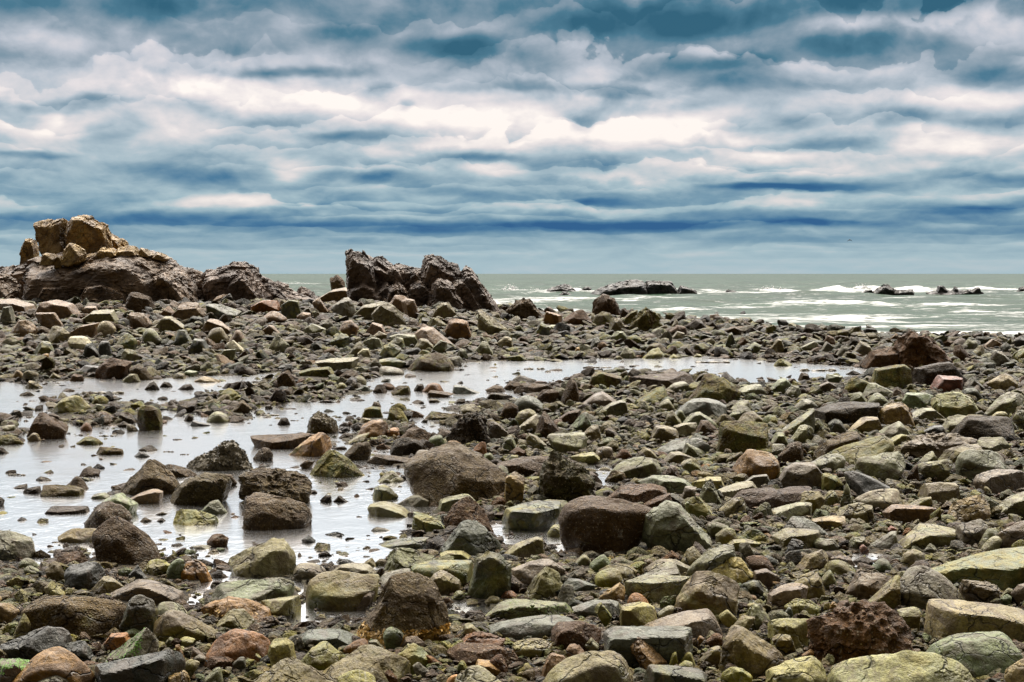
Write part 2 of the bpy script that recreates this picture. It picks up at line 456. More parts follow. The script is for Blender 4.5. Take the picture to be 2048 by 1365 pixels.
M_FAR = rock_material('outcrop_stone', strata=1.0, scale=0.32)
M_LOOSE = rock_material('loose_stone', attr=True, rough_tex=0.91)

def ground_material():
    m, T = mat('shingle')
    tc = T.n('ShaderNodeTexCoord')
    co = tc.outputs['Object']
    v = T.n('ShaderNodeTexVoronoi', i={'Vector': co, 'Scale': 34.0})
    v2 = T.n('ShaderNodeTexVoronoi', i={'Vector': co, 'Scale': 90.0})
    n = T.noise(co, 1.3, 5, 0.6)
    s = T.n('ShaderNodeSeparateColor', i={0: v.outputs['Color']}).outputs[0]
    s2 = T.n('ShaderNodeSeparateColor', i={0: v2.outputs['Color']}).outputs[1]
    c = T.ramp(s, [(0.0, (0.011, 0.009, 0.006)), (0.35, (0.028, 0.023, 0.015)), (0.6, (0.043, 0.037, 0.025)), (0.8, (0.058, 0.045, 0.026)), (0.95, (0.13, 0.10, 0.065))], 'CONSTANT')
    c2 = T.ramp(s2, [(0.0, (0.011, 0.009, 0.006)), (0.5, (0.032, 0.027, 0.018)), (0.92, (0.11, 0.085, 0.055))])
    c = T.mix(T.mr(n, 0.4, 0.6, 0.15, 0.85), c, c2)
    c = T.mix(T.mr(T.noise(co, 0.7, 4, 0.6), 0.5, 0.7, 0, 0.6), c, (0.035, 0.033, 0.012))
    h = T.m('ADD', T.mr(v.outputs['Distance'], 0.0, 0.5, 1.0, 0.0), T.m('MULTIPLY', T.mr(v2.outputs['Distance'], 0.0, 0.5, 1.0, 0.0), 0.4))
    b = T.n('ShaderNodeBump', i={'Height': h, 'Strength': 1.0, 'Distance': 0.015})
    bs = T.n('ShaderNodeBsdfPrincipled', i={'Base Color': c, 'Roughness': 0.85, 'Normal': b.outputs[0], 'Specular IOR Level': 0.12})
    T.n('ShaderNodeOutputMaterial', i={0: bs.outputs[0]})
    return m

def pool_material():
    m, T = mat('pool_water')
    tc = T.n('ShaderNodeTexCoord')
    co = T.vm('MULTIPLY', tc.outputs['Object'], (1.0, 0.75, 1.0))
    n1 = T.noise(co, 5.0, 4, 0.6, 0.5)
    n2 = T.noise(co, 19.0, 3, 0.6, 0.3)
    calm = T.mr(T.noise(tc.outputs['Object'], 0.35, 3, 0.5), 0.4, 0.62, 0.25, 1.0)
    hgt = T.m('MULTIPLY', T.m('ADD', n1, T.m('MULTIPLY', n2, 0.35)), calm)
    b = T.n('ShaderNodeBump', i={'Height': hgt, 'Strength': 0.30, 'Distance': 0.022})
    fr = T.n('ShaderNodeFresnel', i={'IOR': 1.98, 'Normal': b.outputs[0]})
    gl = T.n('ShaderNodeBsdfGlossy', i={'Color': (0.95, 0.945, 0.93, 1), 'Roughness': 0.16, 'Normal': b.outputs[0]})
    tr = T.n('ShaderNodeBsdfTransparent', i={'Color': (0.72, 0.70, 0.58, 1)})
    mx = T.n('ShaderNodeMixShader', i={0: fr.outputs[0], 1: tr.outputs[0], 2: gl.outputs[0]})
    T.n('ShaderNodeOutputMaterial', i={0: mx.outputs[0]})
    return m

def sea_material():
    m, T = mat('sea_water')
    tc = T.n('ShaderNodeTexCoord')
    a = T.n('ShaderNodeAttribute', attribute_name='foam')
    co = T.vm('MULTIPLY', tc.outputs['Object'], (0.45, 1.0, 1.0))
    n1 = T.noise(co, 0.9, 6, 0.6, 0.4)
    n2 = T.noise(co, 0.12, 4, 0.6, 0.2)
    lace = T.noise(co, 1.6, 6, 0.65, 1.2)
    c = T.mix(T.mr(n2, 0.35, 0.65, 0, 1), (0.010, 0.027, 0.014), (0.026, 0.053, 0.030))
    c = T.mix(T.mr(n1, 0.45, 0.7, 0.0, 0.6), c, (0.018, 0.030, 0.017))
    lace2 = T.noise(co, 5.5, 5, 0.7, 0.8)
    fm = T.m('MULTIPLY', T.m('SUBTRACT', T.m('ADD', T.m('MULTIPLY', a.outputs['Fac'], 0.9), T.m('ADD', T.m('MULTIPLY', lace, 2.0), T.m('MULTIPLY', lace2, 0.9))), 1.62), 2.2, clamp=True)
    c = T.mix(fm, c, (0.52, 0.52, 0.51))
    b = T.n('ShaderNodeBump', i={'Height': T.m('ADD', n1, T.m('MULTIPLY', fm, 0.25)), 'Strength': 0.6, 'Distance': 0.25})
    rg = T.mr(fm, 0, 1, 0.34, 0.9)
    bs = T.n('ShaderNodeBsdfPrincipled', i={'Base Color': c, 'Roughness': rg, 'Normal': b.outputs[0], 'IOR': 1.2, 'Specular IOR Level': 0.07})
    T.n('ShaderNodeOutputMaterial', i={0: bs.outputs[0]})
    return m

def plain(name, colr, rough=0.6, noise_amt=0.4, sc_=20.0, trans=0.0):
    m, T = mat(name)
    tc = T.n('ShaderNodeTexCoord')
    n = T.noise(tc.outputs['Object'], sc_, 5, 0.65)
    c = T.mix(T.mr(n, 0.3, 0.7, 0, 1), tuple(v * (1 - noise_amt) for v in colr), tuple(min(1, v * (1 + noise_amt)) for v in colr))
    b = T.n('ShaderNodeBump', i={'Height': n, 'Strength': 0.5, 'Distance': 0.02})
    bs = T.n('ShaderNodeBsdfPrincipled', i={'Base Color': c, 'Roughness': rough, 'Normal': b.outputs[0]})
    T.n('ShaderNodeOutputMaterial', i={0: bs.outputs[0]})
    return m
M_GOLD = plain('golden_rockweed', (0.36, 0.21, 0.04), 0.45, 0.7, 40)
M_WEED = plain('brown_rockweed', (0.085, 0.062, 0.022), 0.45, 0.6, 30)
M_FOAM = plain('foam', (0.62, 0.62, 0.61), 0.8, 0.1, 3)
M_BIRD = plain('dark_plumage', (0.012, 0.012, 0.014), 0.95, 0.2, 5)
M_MOSS = plain('green_algae', (0.085, 0.19, 0.012), 0.6, 0.5, 25)
M_MOSS2 = plain('dark_moss', (0.07, 0.10, 0.012), 0.7, 0.6, 25)

# ------------------------------------------------------------------ ground, pool, sea
fine = np.radians(np.arange(-23, 23.001, 0.075))
coarse = np.radians(np.arange(25, 335, 4.0))
PHI = np.concatenate([fine, coarse])            # from +Y, clockwise
RAD = np.concatenate([[0.05, 0.5, 1, 2, 3, 3.8], np.geomspace(4.4, 78, 300), [84, 92, 105, 125, 160, 230, 400, 900, 2500, 8000]])
gx = np.sin(PHI)[None, :] * RAD[:, None]
gy = np.cos(PHI)[None, :] * RAD[:, None]
gz, gs = ground_z(gx, gy)
drop = (0.050 + 0.0006 * np.clip(gy, 0, 60)) * sstep(.25, .9, gs) * (gy > 2)
ground = add_mesh('beach_ground', np.stack([gx, gy, gz - drop], -1).reshape(-1, 3), grid_faces(len(RAD), len(PHI), True)[:, ::-1], ground_material())
tag(ground, kind='structure')
nf = len(fine)
def look(arr, x, y):
    phi = np.clip((np.arctan2(x, y) - fine[0]) / (fine[1] - fine[0]), 0, nf - 1.001)
    r = np.interp(np.hypot(x, y), RAD, np.arange(len(RAD)))
    r = np.clip(r, 0, len(RAD) - 1.001)
    i = r.astype(int); j = phi.astype(int); u = r - i; v = phi - j
    return (arr[i, j] * (1 - u) * (1 - v) + arr[i + 1, j] * u * (1 - v) + arr[i, j + 1] * (1 - u) * v + arr[i + 1, j + 1] * u * v)
YS = np.geomspace(4.4, 76, 420)
def hit_ground(px, py, level=0.0, stop=None):
    """distance along +Y where the line of sight meets the ground or the water"""
    px = np.atleast_1d(np.asarray(px, float)); py = np.atleast_1d(np.asarray(py, float))
    a, b, c = ray(px, py)
    X = (a / b)[:, None] * YS[None, :]
    Z = CAMH + (c / b)[:, None] * YS[None, :]
    lev = np.where(YS < 40, level, SEA_Z)[None, :]
    G = np.maximum(look(gz, X, np.broadcast_to(YS, X.shape)), lev)
    under = Z < G
    k = np.where(under.any(1), under.argmax(1), len(YS) - 1)
    k = np.maximum(k, 1)
    r = np.arange(len(px))
    d0 = (Z - G)[r, k - 1]; d1 = (Z - G)[r, k]
    t = np.clip(d0 / (d0 - d1 + 1e-9), 0, 1)
    return YS[k - 1] * (1 - t) + YS[k] * t

# pool: one level sheet over the basins only
fi = grid_faces(len(RAD), nf)
ok = (gs[:, :nf].ravel() < 0.35) & (gy[:, :nf].ravel() < 34.0)
fi = fi[ok[fi].all(1)]
used = np.unique(fi)
remap = np.full(len(RAD) * nf, -1); remap[used] = np.arange(len(used))
pv = np.stack([gx[:, :nf].ravel()[used], gy[:, :nf].ravel()[used], np.zeros(len(used))], 1)
pool = add_mesh('tide_pool_water', pv, remap[fi][:, ::-1], pool_material())
tag(pool, kind='structure')

SKERRY_ZONES = [(1060, 1180, 579), (1180, 1400, 580), (1720, 1840, 582), (1850, 1970, 581)]
def build_sea():
    phi = np.radians(np.concatenate([np.arange(-80, -26, 3), np.arange(-25, 25.01, 0.09), np.arange(27, 81, 3)]))
    rad = np.concatenate([np.geomspace(30, 330, 560), np.geomspace(345, 1500, 90), [2200, 4000, 9000, 20000, 45000]])
    X = np.sin(phi)[None, :] * rad[:, None]; Y = np.cos(phi)[None, :] * rad[:, None]
    x, y = X.ravel(), Y.ravel()
    px = x / np.maximum(y, 1) * F + 1024
    dep = HZ + (CAMH - SEA_Z) * F / np.maximum(y, 1)
    q = np.stack([x * 0.06, y * 0.16, np.zeros_like(x)], 1)
    q2 = np.stack([x * 0.35, y * 0.55, np.zeros_like(x)], 1)
    amp = sstep(34, 90, y) * 0.9 + 0.1
    z = (fbm(q, 4, 0.55, seed=21) * 0.24 + fbm(q2, 3, 0.5, seed=31) * 0.10) * amp
    ph = y * 0.55 + 2.2 * vnoise(q * 0.7, 5)
    z += 0.10 * np.sin(ph) * amp
    foam = np.zeros_like(x)
    wn3 = fbm(np.stack([x * 0.7, y * 0.25, np.zeros_like(x)], 1), 4, 0.6, seed=47)
    wn = fbm(np.stack([x * 0.05, y * 0.02, np.zeros_like(x)], 1), 3, 0.55, seed=44)
    wn2 = fbm(np.stack([x * 0.25, y * 0.1, np.zeros_like(x)], 1), 4, 0.6, seed=45)
    # breakers: (row, x from, x to, height, foam)
    for (row, x0, x1, hh, ff, thick) in [(583,975,1180,0.42,0.95,9),(585,1180,1420,0.25,0.8,9),(581,1500,1770,0.62,1.0,9),(586,1400,1660,0.2,0.6,14),(584,1660,2300,0.35,0.8,9),
            (611,1545,1730,0.30,0.95,3.0),(612,1730,1890,0.22,0.7,3.0),(607,1080,1190,0.15,0.6,3),(613,1820,1960,0.20,0.8,2.5),(624,1900,2200,0.12,0.65,2.5),(618,1280,1440,0.12,0.5,2.5),
            (637,1340,1560,0.12,0.75,2.2),(638,1540,1740,0.10,0.75,2.0),(633,1950,2200,0.12,0.6,2.0),(645,1500,1800,0.08,0.55,2.0),(618,1000,1180,0.12,0.65,4),(570,540,680,0.2,0.35,20),
            (664,1580,2100,0.07,0.6,1.2),(672,1640,2100,0.07,0.55,0.9),(655,1560,2100,0.06,0.42,1.4)]:
        yc = (CAMH - SEA_Z) * F / (row - HZ) + wn * thick * 1.3
        a = sstep(x0 - 30, x0 + 40, px) * (1 - sstep(x1 - 40, x1 + 30, px))
        d = (y - yc)
        prof = np.where(d < 0, np.exp(-(d / (thick * 0.22)) ** 2), np.exp(-(d / (thick * 0.7)) ** 2))
        brk = np.clip(0.75 + 0.6 * wn2, 0.15, 1.3)
        z += a * prof * hh * .75 * brk * np.clip(1 + .25 * wn3, .5, 1.5)
        tail = np.where(d < 0, np.exp(-(d / (thick * 0.9)) ** 2), np.exp(-(d / (thick * 0.55)) ** 2))
        foam = np.maximum(foam, a * tail * ff * np.clip(0.8 + 0.5 * wn2, 0, 1.1))
    # wash of old foam in the shallows, in streaks along the shore
    st = fbm(np.stack([x * 0.12, y * 0.55, np.zeros_like(x)], 1), 4, 0.6, seed=61)
    wash = sstep(120, 60, y) if False else 1 - sstep(48, 110, y)
    foam = np.maximum(foam, wash * np.clip(0.10 + 0.36 * st, 0, 0.6))
    foam = np.maximum(foam, (1 - sstep(150, 260, y)) * np.clip(st * 0.9 - 0.25, 0, 0.55))
    far = sstep(330, 1200, y)
    z = z * (1 - far)
    ob = add_mesh('sea', np.stack([x, y, z + SEA_Z], 1), grid_faces(len(rad), len(phi))[:, ::-1], sea_material())
    at = ob.data.attributes.new('foam', 'FLOAT', 'POINT')
    at.data.foreach_set('value', foam.astype(np.float32))
    tag(ob, kind='structure')
build_sea()

# ------------------------------------------------------------------ stone shapes
import bmesh
ICO = {}
for lv in (2, 3, 4, 5, 6):
    bm = bmesh.new()
    bmesh.ops.create_icosphere(bm, subdivisions=lv, radius=1.0)
    bm.verts.ensure_lookup_table()
    ICO[lv] = (np.array([v.co[:] for v in bm.verts]), np.array([[v.index for v in f.verts] for f in bm.faces], np.int32))
    bm.free()
def hull2d(pts):
    pts = sorted(set(pts))
    def half(ps):
        h = []
        for p in ps:
            while len(h) >= 2 and (h[-1][0] - h[-2][0]) * (p[1] - h[-2][1]) - (h[-1][1] - h[-2][1]) * (p[0] - h[-2][0]) <= 1e-9: h.pop()
            h.append(p)
        return h
    lo = half(pts); up = half(pts[::-1])
    return lo[:-1] + up[:-1]           # counter-clockwise
STYLE = {  # sharpness, surface noise, fine noise, depth factor, slope range of the top, extra cuts
 'a': (60, .026, .014, .95, (.14, .60), 7), 's': (60, .018, .012, 1.15, (.05, .20), 4), 'b': (26, .040, .013, .95, (.18, .60), 6),
 'c': (5.5, .022, .004, .9, (.2, .5), 0), 'r': (26, .075, .040, .9, (.2, .6), 7), 'u': (60, .022, .014, .7, (.08, .2), 2), 'w': (7, .08, .05, 1.0, (.4, .9), 1)}
def stone(poly, style, rng, lv, depth=None, sink=0.0, noise_mul=1.0, no_cuts=False):
    """poly: outline (x, z) as seen from the sea-facing side; returns verts about the centre, centre"""
    sharp, n1, n2, df, (t0, t1), cuts = STYLE[style]
    P = hull2d([(float(a), float(b)) for a, b in poly])
    P = np.array(P)
    x0, z0 = P.min(0); x1, z1 = P.max(0)
    w, h = x1 - x0, z1 - z0
    # centroid
    xs, zs = P[:, 0], P[:, 1]
    cr = xs * np.roll(zs, -1) - np.roll(xs, -1) * zs
    A = cr.sum() / 2
    cx = ((xs + np.roll(xs, -1)) * cr).sum() / (6 * A)
    cz = ((zs + np.roll(zs, -1)) * cr).sum() / (6 * A)
    if depth is None:
        depth = df * max(min(w, 2.6 * h + 0.25 * w), 0.35 * w)
    S = np.array([w / 2, depth / 2, h / 2 + sink / 2])
    pl = []
    n = len(P)
    for i in range(n):
        ax, az = P[i]; bx, bz = P[(i + 1) % n]
        L = math.hypot(bx - ax, bz - az)
        if L < 1e-6: continue
        nx, nz = (bz - az) / L, -(bx - ax) / L
        d = (ax - cx) * nx + (az - cz) * nz
        if nz < -0.55:
            pl.append((np.array([nx, 0, nz]), d + sink)); continue
        if nz > 0.3: f, k = rng.uniform(t0, t1), rng.uniform(.35, .8)
        else: f, k = rng.uniform(.1, .5), rng.uniform(.1, .6)
        sk = rng.uniform(-.12, .12) * depth
        for t in (-f, k):
            v = np.array([nx, t, nz]); l = np.linalg.norm(v)
            pl.append((v / l, max(d + sk * t, 0.2 * min(h, w)) / l))
    for sgn in (-1, 1):
        v = np.array([rng.uniform(-.25, .25), sgn, rng.uniform(-.32, .10)])
        l = np.linalg.norm(v)
        pl.append((v / l, depth / 2 * rng.uniform(.85, 1.0) / l))
    dirs = ICO[2][0]
    def shape(U, pl, p):
        Q = U * S
        acc = np.zeros(len(U))
        for nn, dd in pl:
            acc += np.maximum(0, Q @ nn / dd) ** p
        return Q * np.maximum(acc, 1e-12)[:, None] ** (-1.0 / p)
    base = shape(dirs, pl, 20)
    for k in range(0 if no_cuts else cuts):
        v = np.array([rng.uniform(-.8, .8), -1.0 if k < 5 else 1.0, rng.uniform(-.45, .15) if rng.random() < .72 else rng.uniform(.4, 1.3)]); v /= np.linalg.norm(v)
        pl.append((v, (base @ v).max() * rng.uniform(.66, .95)))
    V = shape(ICO[lv][0], pl, sharp)
    # the outline keeps its full width and height
    V[:, 0] = (V[:, 0] - V[:, 0].min()) / (V[:, 0].max() - V[:, 0].min()) * w + x0 - cx
    V[:, 2] = np.where(V[:, 2] > 0, V[:, 2] * (z1 - cz) / max(V[:, 2].max(), 1e-6), V[:, 2])
    size = (w * h) ** 0.5
    q = V / max(size, 1e-6)
    nr = V / (np.linalg.norm(V, axis=1)[:, None] + 1e-9)
    o = rng.uniform(0, 50)
    seed = rng.randrange(1000)
    if style == 'c':
        dsp = n1 * fbm(q * 1.6 + o, 2, seed=seed)
    else:
        dsp = n1 * fbm(q * 2.0 + o, 3, 0.5, seed=seed) - n1 * 0.25
        if style in 'ar' and lv >= 4: dsp = dsp + (.035 if style == 'a' else .06) * blocks(q + o, .42, seed, (rng.uniform(-.6, .9), rng.uniform(-.5, .5)))
        if style in 'r' and lv >= 4: dsp = dsp + .03 * blocks(q + o, .16, seed + 3)
        if lv >= 4: dsp = dsp + n2 * fbm(q * 7.0 + o, 3, 0.55, seed=seed + 9, ridge=style in 'ra')
    V = V + nr * (dsp * size * noise_mul)[:, None]
    return V, (cx, cz), depth

# ------------------------------------------------------------------ colours of the stones (albedo; alpha = algae)
PAL = {'br': (.070,.048,.029,.12), 'bo': (.080,.060,.028,.50), 'bd': (.040,.031,.023,.12), 'bg': (.098,.078,.056,.08), 'bk': (.034,.034,.034,.02), 'bu': (.088,.056,.038,.15),
 'bw': (.100,.058,.031,.12), 'dm': (.042,.045,.028,.5), 'gg': (.185,.185,.132,.20), 'gl': (.155,.138,.092,.32), 'gm': (.150,.150,.130,.40), 'gn': (.132,.150,.105,.25),
 'gp': (.255,.245,.205,.05), 'gr': (.140,.134,.120,.08), 'gs': (.150,.152,.140,.05), 'gt': (.230,.205,.135,.32), 'gy': (.175,.165,.110,.42), 'hb': (.092,.071,.046,.15),
 'hd': (.160,.135,.085,.28), 'hg': (.078,.070,.042,.35), 'lg': (.400,.380,.340,.0), 'ly': (.280,.280,.190,.38), 'mg': (.120,.105,.095,.35), 'mo': (.115,.112,.072,.55),
 'oc': (.190,.120,.040,.25), 'og': (.175,.165,.065,.55), 'ol': (.125,.105,.056,.36), 'or': (.280,.160,.060,.0), 'oy': (.200,.175,.080,.50), 'pb': (.068,.050,.044,.05),
 'pe': (.560,.360,.240,.0), 'pg': (.285,.270,.165,.28), 'pk': (.165,.118,.084,.06), 'pu': (.118,.096,.080,.10), 'pv': (.185,.158,.140,.04), 'rb': (.090,.056,.034,.12),
 'rd': (.150,.072,.055,.0), 'ru': (.175,.098,.050,.05), 'tb': (.180,.112,.060,.08), 'tn': (.260,.205,.130,.15), 'wd': (.080,.062,.026,.2), 'wt': (.520,.500,.460,.0),
 'ye': (.300,.200,.065,.0), 'ys': (.380,.330,.190,.25), 'bl': (.095,.100,.096,.08), 'rb2': (.1,.07,.05,.1)}
for k_, v_ in list(PAL.items()):
    l_ = .3 * v_[0] + .55 * v_[1] + .15 * v_[2]
    PAL[k_] = tuple(max(.008, (l_ + 1.62 * (x_ - l_)) * g_ * (.84 if l_ < .16 else .70)) for x_, g_ in zip(v_[:3], (1.08, 1.05, .70))) + (v_[3],)
BARN = {'br', 'bo', 'bd', 'bu', 'bw', 'hg', 'hb', 'rb', 'wd', 'bg', 'pb'}
KIND = {'a': ('rock', 'rock', 'angular rocks lying on the shore'), 's': ('rock_slab', 'rock slab', 'rock slabs lying on the shore'), 'b': ('boulder', 'boulder', 'boulders lying on the shore'),
        'c': ('cobble', 'cobble', 'rounded cobbles on the shore'), 'r': ('rugged_rock', 'rock', 'rugged rocks on the shore'), 'u': ('rock_block', 'rock', 'squared blocks on the shore'), 'w': ('weedy_rock', 'rock', 'rugged rocks on the shore')}
ORIG = {'A0': (0,1024), 'A1': (512,1024), 'A2': (1024,1024), 'A3': (1536,1024), 'B0': (0,683), 'B1': (512,683), 'B2': (1024,683), 'B3': (1536,683),
        'C0': (0,420), 'C1': (512,480), 'C2': (1024,540), 'C3': (1536,540)}
